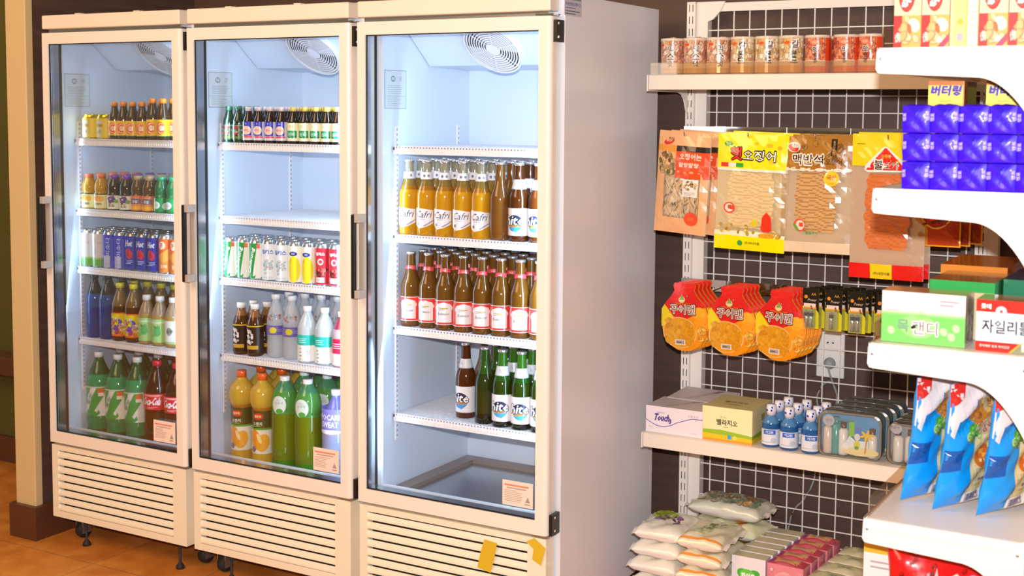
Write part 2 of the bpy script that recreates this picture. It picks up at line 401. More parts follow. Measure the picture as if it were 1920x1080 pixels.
    # feet and castors
    for k, (xx, yy) in enumerate(((.055, .09), (WD-.03, .12))):
        mb = MB(); mb.lathe([(.0, .012), (.028, .012), (.03, .004), (.03, -.004), (.028, -.012), (0, -.012)], 'rubber', seg=18)
        mb.v = [(xx+z, yy+x, .031+y) for x, y, z in mb.v]
        mb.box(xx-.018, xx-.014, yy-.02, yy+.02, .02, .075, 'aluminium'); mb.box(xx+.014, xx+.018, yy-.02, yy+.02, .02, .075, 'aluminium'); mb.box(xx-.03, xx+.03, yy-.03, yy+.03, .072, .09, 'aluminium')
        mb.build('castor', t)
    for xx in (.13, WD-.065):
        mb = MB(); mb.lathe([(0, 0), (.014, 0), (.014, .008), (.006, .02), (.0045, .022), (.0045, .092), (0, .092)], 'rubber', seg=12, cx=xx, cy=.035); mb.build('levelling_foot', t)
    for xx in (.1, .5):
        mb = MB(); mb.lathe([(.0, .012), (.028, .012), (.03, 0), (.028, -.012), (0, -.012)], 'rubber', seg=14); mb.v = [(xx+z, .56+x, .031+y) for x, y, z in mb.v]
        mb.box(xx-.02, xx+.02, .545, .575, .05, .09, 'aluminium'); mb.build('castor', t)
    # evaporator housing under the cabinet roof with its fan guard
    A = Vector((0, .165, 1.745)); B = Vector((0, .295, 1.640)); mb = MB()
    mb.prism([(.165, 1.745), (.295, 1.640), (.53, 1.632), (.53, 1.765), (.165, 1.765)], lambda y, z, d: (d, y, z), xl+.004, xr, 'liner')
    unit = mb.build('cooling_unit', t)
    e1 = Vector((1, 0, 0)); e2 = (A-B).normalized(); nn = e1.cross(e2)
    if nn.y > 0: nn = -nn
    C0 = (A+B)/2 + Vector((.318+dx, 0, 0)) - e2*.004
    def fp(r, a, h): return C0 + e1*(r*math.cos(a)) + e2*(r*math.sin(a)*1.18) + nn*h
    mb = MB(); N = 40
    def ring(ra, rb, h, m, a0=0, a1=2*PI, col='#ffffff'):
        k = max(3, int(N*(a1-a0)/(2*PI)))
        vs = [fp(r, a0+(a1-a0)*j/k, h) for r in (ra, rb) for j in range(k+1)]
        mb.add(vs, [(j, j+1, k+2+j, k+1+j) for j in range(k)], m, col)
    ring(.0, .087, .004, 'grey_plastic'); ring(.083, .087, .012, 'shelf_white')
    k = N; mb.add([fp(.087, 2*PI*j/k, h) for h in (-.001, .012) for j in range(k)], [(j, (j+1) % k, k+(j+1) % k, k+j) for j in range(k)], 'shelf_white')
    for q in range(9): ring(.018+.0073*q, .0232+.0073*q, .008, 'shelf_white')
    for ac in (2.55, -.62):
        for q in range(8): ring(.0220+.0073*q, .0253+.0073*q, .0085, 'dark_gap', ac-.42, ac+.42)
    for j in range(6):
        a = j*PI/3+.2; d = Vector((math.cos(a), math.sin(a)))
        mb.add([fp(.015, a-.1, .0095), fp(.084, a-.02, .0095), fp(.084, a+.02, .0095), fp(.015, a+.1, .0095)], [(0, 1, 2, 3)], 'shelf_white')
    ring(0, .02, .011, 'shelf_white')
    mb.build('fan_guard', unit)
    # rating notice on the inner wall
    p = Pr(.108, .112, '#d3d9dd'); p.rect(-.054, 0, .054, .0012, '#7d868c', 3).rect(-.054, .1108, .054, .112, '#7d868c', 3).rect(-.054, 0, -.0528, .112, '#7d868c', 3).rect(.0528, 0, .054, .112, '#7d868c', 3)
    p.ell(-.012, .087, .011, .009, '#7a8086', 2).ell(-.012, .087, .008, .006, '#d3d9dd', 3); p.txt('S', -.012, .087, .011, '#6a7076', 4); p.lines(.02, .035, .08, .095, 3, '#a2a8ad', 2)
    p.lines(-.04, .04, .042, .07, 5, '#b0b6bb', 2, 5); p.rect(-.05, .036, .05, .037, '#9aa0a5', 2); p.lines(-.04, .04, .006, .034, 5, '#bac0c4', 2, 8)
    mb = MB(); p.put(mb, right(xl+.0008, .118, 1.51), 'paper'); mb.build('rating_notice', t)
    # shelf uprights
    for (xx, yy) in ((xl, .122), (xl, .46), (xr-.004, .122), (xr-.004, .46)):
        mb = MB(); mb.box(xx, xx+.004, yy-.006, yy+.006, .52, 1.46, 'shelf_white')
        if xx == xl:
            for q in range(62): mb.box(xx+.004, xx+.0043, yy-.003, yy+.003, .53+q*.015, .537+q*.015, 'grey_plastic')
        mb.build('shelf_upright', t)
    for z in shelves:
        mb = MB(); zt = z
        mb.box(xl+.006, xr-.008, .100, .106, zt-.022, zt+.002, 'shelf_white'); mb.box(xl+.006, xr-.008, .50, .506, zt-.012, zt-.001, 'shelf_white')
        mb.box(xl+.006, xl+.010, .10, .50, zt-.010, zt-.001, 'shelf_white'); mb.box(xr-.012, xr-.008, .10, .50, zt-.010, zt-.001, 'shelf_white')
        q = xl+.016
        while q < xr-.014: mb.box(q, q+.0032, .10, .505, zt-.004, zt-.0008, 'shelf_white'); q += .0105
        for yy in (.2, .35): mb.box(xl+.006, xr-.008, yy, yy+.005, zt-.010, zt-.004, 'shelf_white')
        q = xl+.02
        while q < xr-.014: mb.box(q, q+.004, .0985, .10, zt-.016, zt-.010, 'slat_paint'); q += .0105
        mb.build('wire_shelf', t)
    mb = MB(); mb.lathe([(.0, .46), (.009, .46), (.009, 1.62), (0, 1.62)], 'tube_glow', seg=10, cx=xr-.014, cy=.075); mb.build('light_tube', t)
    if i < 2: mb = MB(); mb.box(xl+.004, xr-.004, .09, .52, zf, zf+.003, 'brown_tray'); mb.build('floor_tray', t)
    else:
        mb = MB(); mb.box(xl+.05, xr-.004, .09, .48, zf+.006, zf+.020, 'aluminium'); mb.box(xl+.004, xl+.05, .07, .52, zf, zf+.032, 'brown_tray'); mb.box(xl+.05, xr-.004, .48, .52, zf, zf+.032, 'brown_tray'); mb.build('floor_tray', t)
        mb = MB(); p = Pr(.10, .05, '#c9c6cc'); p.rect(-.046, .042, .046, .05, '#8b8890', 2); p.txt('두원냉동쇼케이스', 0, .031, .010, '#3a3fae', 2, w=.09, bold=.02)
        p.lines(-.045, .045, .018, .024, 1, '#6a6a9a', 2); p.lines(-.045, .045, .002, .016, 2, '#52526c', 2); p.put(mb, right(WD+.0130, .098, 1.76), 'paper'); mb.build('service_label', t)
    area('cooler_tube_light', (x0+xr-.03, .080, 1.05), (x0+xl, .5, 1.0), .02, 1.2, COOL[i], (.50, .75, 1.0))
    area('cooler_tube_light', (x0+xl+.012, .072, 1.05), (x0+.35, .5, 1.0), .012, 1.2, COOL[i]*.3, (.46, .72, 1.0))
    return t
SH = [[1.399, 1.157, .956, .708], [1.397, 1.162, .964, .716], [1.399, 1.139, .866, .604]]
F1 = cooler(0, 0, 'far glass-door drinks cooler beside the brown partition, green and cola bottles on its floor', .032, SH[0], 0)
F2 = cooler(1, PW, 'middle glass-door drinks cooler with an empty second shelf and juice bottles on its floor', .028, SH[1], 0)
F3 = cooler(2, 2*PW, 'near glass-door cooler full of beer bottles, its grey side panel facing the wire rack', .050, SH[2], 0)
def tape(pts, label):
    mb = MB(); mb.prism(pts, lambda a, b, d: (a, d, b), -.0005, .0005, 'paper', '#d8b62a'); o = mb.build('tape_strip', None, (0, .0, 0))
    setp(o, label, 'tape', 'yellow tape on the near cooler grille')
tape([(1.755, .315), (1.796, .311), (1.788, .270), (1.776, .223), (1.733, .231), (1.742, .272)], 'straight strip of yellow tape across the near cooler vent slats')
tape([(1.889, .333), (1.914, .346), (1.949, .323), (1.935, .273), (1.908, .286), (1.912, .315)], 'bent piece of yellow tape at the corner of the near cooler vent grille')

# ------------------------------------------------------------------ drinks
def rounded_cap(r, z0, z1, bev=.0015): return [(0, z0), (r, z0), (r, z1-bev), (r-bev, z1), (0, z1)]
def bottle(name, cat, prof, cols, ms, cap, label=None, neck=None, capm='gloss'):
    """prof rings (r,z); cols/ms per band; cap (r,z0,z1,colour); label (z0,R,design,half-turn start) wrapped round the body"""
    t = thing(name, '', cat)
    MB().lathe(prof, 'liquid', cols=cols, ms=ms, seg=20).build('bottle_body', t)
    r, a, b, c = cap
    MB().lathe(rounded_cap(r, a, b), capm, c, seg=16).build('cap', t)
    for nm, L in (('label', label), ('neck_label', neck)):
        if L:
            z0, R, p = L; mb = MB()
            if isinstance(R, tuple):
                Ra, Rb = R; H = p.h
                fn = lambda u, v, h: ((Ra+(Rb-Ra)*v/H+h)*math.sin(u/Ra), -(Ra+(Rb-Ra)*v/H+h)*math.cos(u/Ra), z0+v)
            else: fn = lambda u, v, h: ((R+h)*math.sin(u/R), -(R+h)*math.cos(u/R), z0+v)
            p.put(mb, fn, 'gloss', su=.005); mb.build(nm, t)
    return t
def sm(pts, n=3):
    """rounds a bottle outline by corner cutting"""
    for _ in range(n-1):
        q = [pts[0]]
        for a, b in zip(pts[:-1], pts[1:]):
            q += [(a[0]*.75+b[0]*.25, a[1]*.75+b[1]*.25), (a[0]*.25+b[0]*.75, a[1]*.25+b[1]*.75)]
        pts = q+[pts[-1]]
    return pts
def body(pts, zones, m='liquid', n=2):
    """zones [(z_from, colour, material)] pick the fill, or a painted glow, for each height"""
    pr = sm(pts, n); cols = []; ms = []
    for a, b in zip(pr[:-1], pr[1:]):
        z = (a[1]+b[1])/2; c = zones[0]
        for q in zones:
            if z >= q[0]: c = q
        cols.append(c[1]); ms.append(c[2] if len(c) > 2 else m)
    return pr, cols, ms
def can(name, H, R, design, lid='#c9ccd0'):
    t = thing(name, '', 'can')
    mb = MB(); fn = wrap(R); design.put(mb, lambda u, v, h: fn(u, v+.006, h-.0002), 'gloss', su=2*PI*R/20)
    mb.lathe([(R*.86, 0), (R, .006)], 'chromec', lid, seg=20)
    mb.lathe([(R, H-.012), (R*.84, H-.003), (R*.84, H-.0005)], 'chromec', lid, seg=20)
    mb.build('can_body', t)
    mb = MB(); mb.lathe([(R*.84, H-.0005), (R*.86, H), (R*.80, H), (R*.78, H-.004), (0, H-.004)], 'chromec', lid, seg=20)
    mb.box(-.006, .006, -.014, .006, H-.004, H-.0028, 'chromec', lid); mb.build('can_lid', t)
    return t
def wrapd(R, H, bg): return Pr(2*PI*R, H, bg)
# --- small bottles
TON = [(0, 0), (.0185, 0), (.0195, .004), (.0195, .075), (.019, .080), (.012, .100), (.0098, .112), (.0098, .122)]
def tonic(name, capc, gl, des, H=.128, R=.0195, cat='bottle'):
    k = H/.128; pts = [(r*R/.0195, z*k) for r, z in TON]
    pr, c, m = body(pts, [(0, gl)]); pr = [q for q in pr]
    return bottle(name, cat, pr, c, m, (.0112*R/.0195, .113*k, H, capc), (.012*k, R+.0006, des))
d = Pr(.10, .052, '#f6c81e'); d.ell(0, .026, .015, .020, '#f07018', 1, 18).ell(.002, .026, .011, .016, '#f8e6b8', 2, 18); d.txt('C', -.001, .026, .026, '#ea5a3a', 3, bold=.04); d.txt('비타', .002, .026, .008, '#e0502a', 4); d.rect(-.05, 0, .05, .003, '#2a6a3a', 2).lines(.022, .045, .01, .045, 5, '#c9901a')
P_VIT = tonic('vitamin_drink_bottle', '#f08a20', '#4a2c06', d)
d = Pr(.10, .058, '#d9d4d8'); d.rect(-.018, .014, .016, .058, '#2a2ec0', 1).ell(0, .031, .015, .014, '#f3d2bd', 2, 18); d.txt('박카스', 0, .031, .008, '#e0503a', 3, bold=.03); d.rect(-.018, .008, .018, .013, '#e8455a', 2).txt('D', 0, .052, .005, '#ffffff', 3)
P_BAC = tonic('tonic_drink_bottle', '#d9c9cf', '#2a1206', d, .116)
d = Pr(.10, .056, '#f1efc8'); d.rect(-.017, .010, .018, .032, '#1f9a5c', 1).txt('산', -.004, .045, .007, '#d8703a', 2).txt('삼', .006, .045, .007, '#d8703a', 2); d.txt('원비', 0, .021, .012, '#c8f0d8', 2, bold=.03); d.nuts(-.016, .017, .010, .014, ['#0c7a45'], .002, 14, 2)
P_WON = tonic('herbal_drink_bottle', '#d9c060', '#241205', d, .116)
d = Pr(.11, .05, '#2c4a34'); d.rect(-.05, .044, .05, .046, '#7fb79a', 2); d.rect(-.012, .036, .008, .043, '#c8303c', 2).txt('XO', -.006, .031, .007, '#d8dcea', 3); d.ell(-.01, .018, .012, .012, '#b8303a', 2, 12).ell(.012, .02, .010, .012, '#3b6a44', 2).nuts(-.022, .024, .008, .034, ['#c03040', '#d8d8cc', '#4a8a3a', '#1a3a2a'], .004, 26, 2, 4); d.rect(-.05, .004, .05, .011, '#5e8a20', 2)
P_GRN = tonic('green_drink_bottle', '#2f6b4c', '#173a26', d, .118)
# juice bottles 180 ml
JU = [(0, 0), (.024, 0), (.0255, .005), (.0255, .056), (.0225, .062), (.025, .070), (.0235, .088), (.016, .104), (.0135, .112)]
def juice(name, capc, gl, des):
    pr, c, m = body(JU, [(0, gl)]); return bottle(name, 'bottle', pr, c, m, (.0155, .108, .122, capc), (.006, .0260, des))
d = Pr(.13, .050, '#efe9b0'); d.rect(-.065, .046, .065, .050, '#3a3a18', 1); d.ell(-.006, .034, .016, .010, '#f39a2c', 2).ell(.01, .032, .012, .010, '#f5b548', 2).txt('오렌지', 0, .014, .009, '#2f5a38', 3, bold=.03)
P_ORJ = juice('orange_juice_bottle', '#e8703a', '#d9a41e', d)
d = Pr(.13, .050, '#e9e6c9'); d.rect(-.065, .046, .065, .05, '#2a1a2a', 1); d.nuts(-.016, .012, .022, .044, ['#7a3aa0', '#5a2a88', '#8a50b0'], .006, 16, 2, 6).ell(.016, .026, .008, .007, '#6aa83a', 3).txt('포도', 0, .013, .010, '#2a3a2a', 3, bold=.03)
P_GRJ = juice('grape_juice_bottle', '#7a3aa8', '#1e1014', d)
d = Pr(.13, .050, '#e08a4a'); d.rect(-.065, .044, .065, .050, '#d26a50', 2).rect(-.02, .022, .02, .040, '#6a5a7a', 1).txt('홍삼', 0, .030, .010, '#e8e0d0', 3, bold=.03).rect(-.065, .004, .065, .014, '#f0b52a', 2)
P_GIN = juice('ginseng_drink_bottle', '#b9a27a', '#5a3c12', d)
d = Pr(.13, .046, '#0a8a4a'); d.ell(-.01, .022, .015, .013, '#dff0e6', 2, 16).txt('사과', -.01, .022, .009, '#8aa89a', 3).ell(.024, .018, .012, .012, '#dff0e6', 2)
P_APJ = juice('green_soda_bottle', '#1d9a6a', '#0c7a4a', d)
# cans
def shortcan():
    R, H = .0335, .084; d = wrapd(R, H-.018, '#e8c81e'); d.rect(-.026, 0, .004, .058, '#d9cfa0', 1).rect(-.026, .036, .004, .046, '#b89038', 2).rect(.03, .0, .05, .058, '#d9cfa0', 1).rect(-.024, .048, .0, .052, '#c0c8d0', 2).txt('꿀차', -.011, .02, .012, '#8a6a2a', 3)
    return can('yellow_drink_can', H, R, d, '#e0be1a')
P_HON = shortcan()
CR, CH = .0262, .130
d = wrapd(CR, CH-.018, '#dcd6d2'); d.rect(-.09, 0, .09, .026, '#6fb24a', 1).rect(-.09, .024, .09, .030, '#9ac87a', 2).txt('갈배사이다', -.004, .066, .008, '#9a958e', 3, w=.055, rot=PI/2).txt('배', .010, .08, .012, '#b8aea6', 3)
P_PEA = can('pear_drink_can', CH, CR, d)
d = wrapd(CR, CH-.018, '#2436c4'); d.rect(-.016, 0, .010, .040, '#b7b2d6', 1).txt('데미소다', .002, .060, .014, '#c6c9ec', 3, w=.085, rot=PI/2, bold=.03).rect(.016, 0, .020, .1, '#5a66dc', 2)
P_BLU = can('blue_sports_drink_can', CH, CR, d, '#aeb2bd')
d = wrapd(CR, CH-.018, '#1c2ca8'); d.txt('Hot', -.002, .088, .020, '#d8dcf0', 3, w=.026, bold=.04, shear=.2).ell(-.002, .053, .012, .018, '#c81e3a', 2, 12, .3).ell(.003, .048, .007, .013, '#e03a4a', 2, 10, -.4).txt('6', -.005, .055, .022, '#a0142e', 3, bold=.04).lines(-.01, .014, .018, .032, 3, '#c8cee8')
P_ENE = can('energy_drink_can', CH, CR, d, '#8e9299')
d = wrapd(CR, CH-.018, '#e88a3a'); d.rect(-.09, .062, .09, .112, '#ef6a2a', 1).ell(-.006, .09, .013, .014, '#f6d9c0', 2).txt('F', -.006, .09, .014, '#e05a20', 3, bold=.04).poly([(-.03, .052), (.02, .08), (.03, .05), (0, .03)], '#f4a64a', 2).txt('환타', 0, .02, .012, '#ffe9c8', 3, bold=.03)
P_FAN = can('orange_soda_can', CH, CR, d)
d = wrapd(CR, CH-.018, '#f2f2ec'); d.poly([(-.03, .112), (.012, .112), (-.006, 0), (-.036, 0)], '#1f9a3e', 1).poly([(.02, .0), (.036, .0), (.032, .012), (.026, .006)], '#2fae4a', 2).rect(.008, .096, .020, .110, '#e86a3a', 2)
d.txt('Chilsung', -.010, .056, .016, '#ffffff', 3, w=.085, rot=1.36, bold=.045, shear=.2).poly([(-.02, .0), (-.008, .014), (-.002, .006), (.006, .012), (.004, 0)], '#2fae4a', 2)
P_CHI = can('lemon_soda_can', CH, CR, d)
d = wrapd(CR, CH-.018, '#e9edf2'); d.txt('밀키스', 0, .088, .014, '#3a58b8', 3, bold=.04).nuts(-.014, .016, .02, .06, ['#c8e4ee', '#e8d0d4', '#b8dce8'], .006, 16, 1, 2).rect(-.02, .004, .02, .010, '#d8dce4', 2)
P_MIL = can('milk_soda_can', CH, CR, d)
d = wrapd(CR, CH-.018, '#f4f3e6'); d.ell(.0, .040, .022, .042, '#f0dc2a', 1, 18).ell(-.002, .088, .014, .007, '#2a3a8a', 2, 12).txt('레몬', -.002, .088, .006, '#ffffff', 3).poly([(-.014, .066), (-.006, .072), (-.01, .06)], '#e0b820', 3)
P_LEM = can('lemon_drink_can', CH, CR, d)
d = wrapd(CR, CH-.018, '#d42a3a'); d.txt('웰치스', -.002, .094, .010, '#ffffff', 3, bold=.04).ell(-.001, .070, .010, .010, '#f6dcd8', 2).ell(.0, .070, .006, .006, '#d83a44', 3).nuts(-.018, .02, .024, .058, ['#8a2a2a', '#c83a3a', '#e86a5a', '#5a2018'], .006, 18, 1, 7).rect(-.016, .006, .012, .022, '#f2e4e2', 2).txt('딸기', -.002, .014, .009, '#c02a38', 3)
P_STR = can('red_fruit_drink_can', CH, CR, d)
# 500 ml bottles
PET = [(0, 0), (.026, 0), (.031, .006), (.031, .050), (.0295, .056), (.031, .062), (.031, .112), (.029, .124), (.020, .150), (.0125, .165), (.012, .178)]
def pet(name, H, R, capc, zones, des=None, lz=.04, ms='liquid', capr=.0145, caph=.017, neck=None, cat='bottle'):
    k = H/.190; pts = [(r*R/.031 if z < .16 else r, z*k) for r, z in PET]
    pr, c, m = body(pts, zones, ms); return bottle(name, cat, pr, c, m, (capr, H-caph, H, capc), (lz, R+.0003, des) if des else None, neck)
P_BWA = pet('blue_water_bottle', .225, .030, '#20263c', [(0, '#1c4a9a'), (.15, '#10182c')])
d = Pr(.19, .082, '#f0d21e'); d.rect(-.095, .078, .095, .082, '#f06a2a', 2).rect(-.095, 0, .095, .006, '#f06a2a', 2).ell(-.012, .05, .020, .022, '#e8f020', 2).nuts(-.026, .024, .010, .062, ['#f06a2a', '#3a5ad8', '#f4f0e0', '#c83a8a', '#f8d83a'], .009, 24, 2, 9).txt('쌀', .0, .03, .020, '#5a3ac0', 4, bold=.05)
P_YEL = pet('barley_drink_bottle', .200, .0305, '#e6d820', [(0, '#5a3008'), (.122, '#8a6a3a')], d, .018)
d = Pr(.18, .078, '#a9d98a'); d.rect(-.03, .064, .03, .070, '#d8ecc8', 2).ell(.004, .036, .013, .015, '#5ab86a', 2).txt('녹차', .003, .052, .012, '#3a8a4a', 3, bold=.03).ell(-.012, .022, .009, .006, '#7ac87a', 2, 10, .5)
P_GTE = pet('green_tea_bottle', .168, .0295, '#f3f3f0', [(0, '#c9a860'), (.11, '#b9a080')], d, .014)
d = Pr(.18, .078, '#ecebe0'); d.ell(-.002, .042, .010, .014, '#8a9a8a', 2).txt('율무', 0, .042, .012, '#4a5a4a', 3, bold=.03).rect(-.03, 0, .03, .008, '#b8d08a', 2)
P_WTE = pet('grain_tea_bottle', .168, .0295, '#f3f3f0', [(0, '#c9a860'), (.11, '#b9a080')], d, .014)
d = Pr(.18, .088, '#2a1a0e'); d.rect(-.09, .084, .09, .088, '#d8b830', 2).nuts(-.022, .0, .03, .074, ['#e8e4dc', '#d8d0c8'], .006, 12, 2, 3).txt('옥수수', -.012, .052, .011, '#f4f0e8', 5, w=.045, rot=PI/2, bold=.06).rect(-.02, .012, .02, .024, '#c8a030', 2)
P_TEA = pet('corn_tea_bottle', .168, .0275, '#f3efe8', [(0, '#5a2e0c'), (.13, '#a06a3a')], d, .012)
d = Pr(.19, .030, '#6a5aa8'); d.ell(0, .015, .012, .010, '#d8c83a', 2).lines(-.04, .04, .004, .026, 4, '#9a90c8', 1)
d2 = Pr(.17, .04); d2.nuts(-.02, .024, .006, .03, ['#c8ccd8', '#d8604a', '#9aa0b8'], .004, 14, 1, 5)
P_CLR = pet('water_bottle', .203, .0305, '#f2f2f2', [(0, '#f1f4f8'), (.14, '#f6f8fa')], d, .075, 'glass', neck=(.115, .0298, d2))
d = Pr(.20, .082, '#f3f5f3'); d.rect(-.10, .050, .10, .082, '#27bfb0', 1).lines(-.022, .018, .056, .074, 3, '#c8f0ea', 2, 4).lines(-.018, -.008, .0, .045, 4, '#9ab0a8', 2).txt('이온', .012, .024, .012, '#7a8a8a', 3, rot=PI/2)
P_ION = pet('ion_drink_bottle', .178, .0325, '#f6f6f6', [(0, '#e2e6ea'), (.12, '#dfe6ea')], d, .008)
d = Pr(.20, .082, '#f5f1f1'); d.rect(-.10, .036, .10, .082, '#d0264a', 1).lines(-.022, .018, .05, .07, 3, '#f0c8d0', 2, 4)
P_RED = pet('berry_ion_drink_bottle', .172, .0325, '#f6f6f6', [(0, '#e8c6ce'), (.12, '#c83a5a')], d, .008)
# 1.5 l bottles
BIG = [(0, 0), (.034, 0), (.042, .010), (.0445, .030), (.0435, .046), (.045, .060), (.045, .180), (.0435, .200), (.034, .232), (.020, .262), (.0135, .280), (.0135, .300)]
def big(name, capc, zones, des, lz, H=.300, ms='liquid', R=.0455, pts=None, caph=.018):
    k = H/.300; pts = [(r, z*k) for r, z in (pts or BIG)]
    pr, c, m = body(pts, zones, ms); return bottle(name, 'bottle', pr, c, m, (.016, H-caph, H, capc), (lz, R, des) if des else None)
d = Pr(.27, .104, '#e9e6da'); d.rect(-.135, .099, .135, .104, '#c8d8c0', 2).poly([(-.040, 0), (-.010, 0), (.040, .078), (.040, .099), (.010, .099)], '#14a04a', 1).poly([(-.040, .099), (-.040, .03), (-.03, .05), (-.012, .099)], '#14a04a', 1).poly([(-.012, .0), (.004, .020), (.010, .012), (.018, .024), (.022, .010), (.010, .0)], '#14a04a', 2)
d.poly([(-.034, .03), (-.024, .075), (-.010, .092), (-.004, .08), (-.012, .05), (-.024, .02)], '#dde2dc', 2).txt('칠성', -.018, .058, .014, '#7a9a8a', 5, w=.04, rot=1.1, bold=.04).rect(.016, .082, .036, .096, '#e8683a', 3).rect(.016, .070, .036, .082, '#f2ead8', 3)
P_SPR = big('green_soda_bottle', '#f2f4f0', [(0, '#0a6a30'), (.03, '#12a060'), (.17, '#10b070'), (.225, '#0a6a3c')], d, .080)  # brighter green bands: glow of the flash painted into the bottle colour
COKE = [(0, 0), (.036, 0), (.044, .010), (.0455, .060), (.0455, .13), (.0435, .150), (.0435, .19), (.040, .215), (.026, .250), (.0145, .276), (.0135, .300)]
d = Pr(.25, .055, '#d81e2a'); d.rect(-.035, .046, .035, .052, '#f0a0a0', 2).txt('Coca-Cola', -.002, .030, .026, '#ffffff', 3, w=.066, bold=.03, shear=.3).lines(-.02, .02, .004, .012, 2, '#f6c8c8', 2)
P_COK = big('cola_bottle', '#d8203a', [(0, '#3c1206'), (.19, '#26100a')], d, .135, .298, pts=COKE)
ORB = [(0, 0), (.030, 0), (.0365, .006), (.0375, .02), (.0365, .045), (.0345, .052), (.0345, .186), (.032, .196), (.036, .206), (.0415, .220), (.0435, .238), (.0425, .256), (.036, .274), (.022, .288), (.015, .298), (.0135, .322)]; ORB = [(r, z*.930) for r, z in ORB]
d = Pr(.215, .140, '#f0e6d0'); d.rect(-.107, .080, .107, .140, '#4a4a1a', 1).rect(-.107, .078, .107, .084, '#5aa83a', 2).ell(-.002, .122, .018, .011, '#d83a24', 2, 16).txt('델몬트', -.002, .122, .008, '#f6e8a0', 3, bold=.04).txt('오렌지', -.004, .098, .011, '#e8e8d8', 3, bold=.03).lines(-.03, .03, .086, .092, 1, '#8ac05a', 2)
d.ell(-.012, .046, .020, .034, '#f29a1e', 1, 16, .2).ell(.014, .036, .022, .030, '#f5ac2e', 1, 16, -.3).ell(.002, .05, .006, .018, '#fbe0a0', 2, 10, .4).ell(-.020, .014, .010, .010, '#8a6a8a', 2)
P_OJB = big('orange_juice_bottle', '#f0641e', [(0, '#e6b83c'), (.05, '#d9921e'), (.2, '#e8c040')], d, .048, .305, R=.0355, pts=ORB, caph=.024)
d = Pr(.25, .060); d.ell(-.004, .03, .024, .029, '#dde6dc', 1, 20).ell(-.002, .010, .012, .009, '#4aa040', 2, 10).txt('알로에', -.004, .036, .009, '#8a9a8a', 3).txt('Aloe', -.004, .046, .006, '#9aa89a', 3)
ALO = [(0, 0), (.036, 0), (.043, .008), (.0445, .030), (.0425, .045), (.0445, .060), (.0445, .185), (.042, .194), (.0445, .202), (.043, .235), (.030, .268), (.0155, .284), (.0135, .300)]
P_ALO = big('aloe_drink_bottle', '#f2f5f0', [(0, '#3a8a1e'), (.045, '#7a8a10'), (.19, '#5aa84a'), (.265, '#4a9a6a')], d, .190, .305, R=.0455, pts=ALO, caph=.024)
d = Pr(.25, .075, '#8a84e8'); d.txt('POCARI', .0, .050, .018, '#e9edff', 3, w=.066, bold=.04).txt('SWEAT', .0, .027, .018, '#e9edff', 3, w=.058, bold=.04).ell(0, .004, .04, .007, '#f2f2ff', 2)
P_POC = big('sports_drink_bottle', '#f2f2f4', [(0, '#a9b2d8'), (.13, '#b6b4dc'), (.2, '#8a8ae0')], d, .155, .285)
# beer bottles
BEER = [(0, 0), (.028, 0), (.0305, .004), (.0305, .112), (.029, .128), (.020, .152), (.0145, .172), (.0128, .205), (.0128, .216)]
def beer(name, gl, des, lz, neck=None, H=.222, zones=None, ms='liquid'):
    pr, c, m = body(BEER, zones or [(0, gl)], ms)
    t = bottle(name, 'bottle', pr, c, m, (.0150, H-.008, H, '#e9e4e4'), (lz, .0307, des) if des else None, neck, capm='chromec'); return t
d = Pr(.088, .066); d.poly([(-.026, .052), (-.026, .010), (-.012, .0), (.004, .004), (.026, .014), (.026, .046), (.0, .050)], '#ece8ee', 1).txt('Cafri', 0, .036, .017, '#4a4256', 3, w=.042, bold=.012, shear=.3).ell(-.015, .012, .004, .004, '#8a7a7a', 2).poly([(0, .008), (.026, .022), (.026, .019), (.004, .006)], '#9a949c', 2).lines(-.014, .016, .022, .027, 1, '#b8b0b8', 2)
d.scale(1.18); dn = Pr(.07, .021, '#ebe6ea'); dn.ell(-.002, .010, .004, .004, '#7a7080', 2).ell(.012, .010, .004, .004, '#8a8090', 2)
P_CAF = beer('pale_beer_bottle', '#d89a1a', d, .022, (.166, (.0180, .0152), dn), zones=[(0, '#e0a010'), (.135, '#b87a18'), (.15, '#c9a850', 'glass'), (.185, '#d8d0b8', 'glass')])
d = Pr(.092, .066, '#eeeaf0'); d.rect(-.046, 0, .046, .0015, '#c8c4cc', 2).ell(.002, .030, .020, .020, '#3a86c8', 1, 18).ell(.002, .040, .017, .010, '#2a2c4a', 2, 14).poly([(-.018, .026), (.022, .030), (.018, .022), (-.014, .020)], '#c88a3a', 2).poly([(-.016, .02), (.018, .022), (.006, .008)], '#4aa0e0', 2).txt('hite', .001, .037, .022, '#1e2a4a', 4, w=.046, bold=.10, shear=.2).txt('hite', .001, .037, .022, '#f4f4fa', 5.2, w=.046, bold=.03, shear=.2)
d.scale(1.17); dn = Pr(.086, .027, '#d9dade'); dn.rect(-.043, 0, .043, .003, '#b8bcc8', 2).txt('h', .0, .014, .012, '#9aa2b8', 3)
P_HIB = beer('amber_beer_bottle', '#5a2808', d, .018, (.148, (.0218, .0155), dn))
P_HIG = beer('green_beer_bottle', '#143a12', d, .018, (.148, (.0215, .0165), dn), zones=[(0, '#101e0a'), (.02, '#2a4206'), (.13, '#1c5a16'), (.17, '#3a7a1a')])
d = Pr(.100, .062, '#e0453a'); d.rect(-.05, 0, .05, .0015, '#f2eeee', 2).rect(-.05, .0605, .05, .062, '#f2eeee', 2).rect(-.05, 0, -.048, .062, '#f2eeee', 2).rect(.048, 0, .05, .062, '#f2eeee', 2).rect(.040, .008, .045, .055, '#6a5aa8', 2)
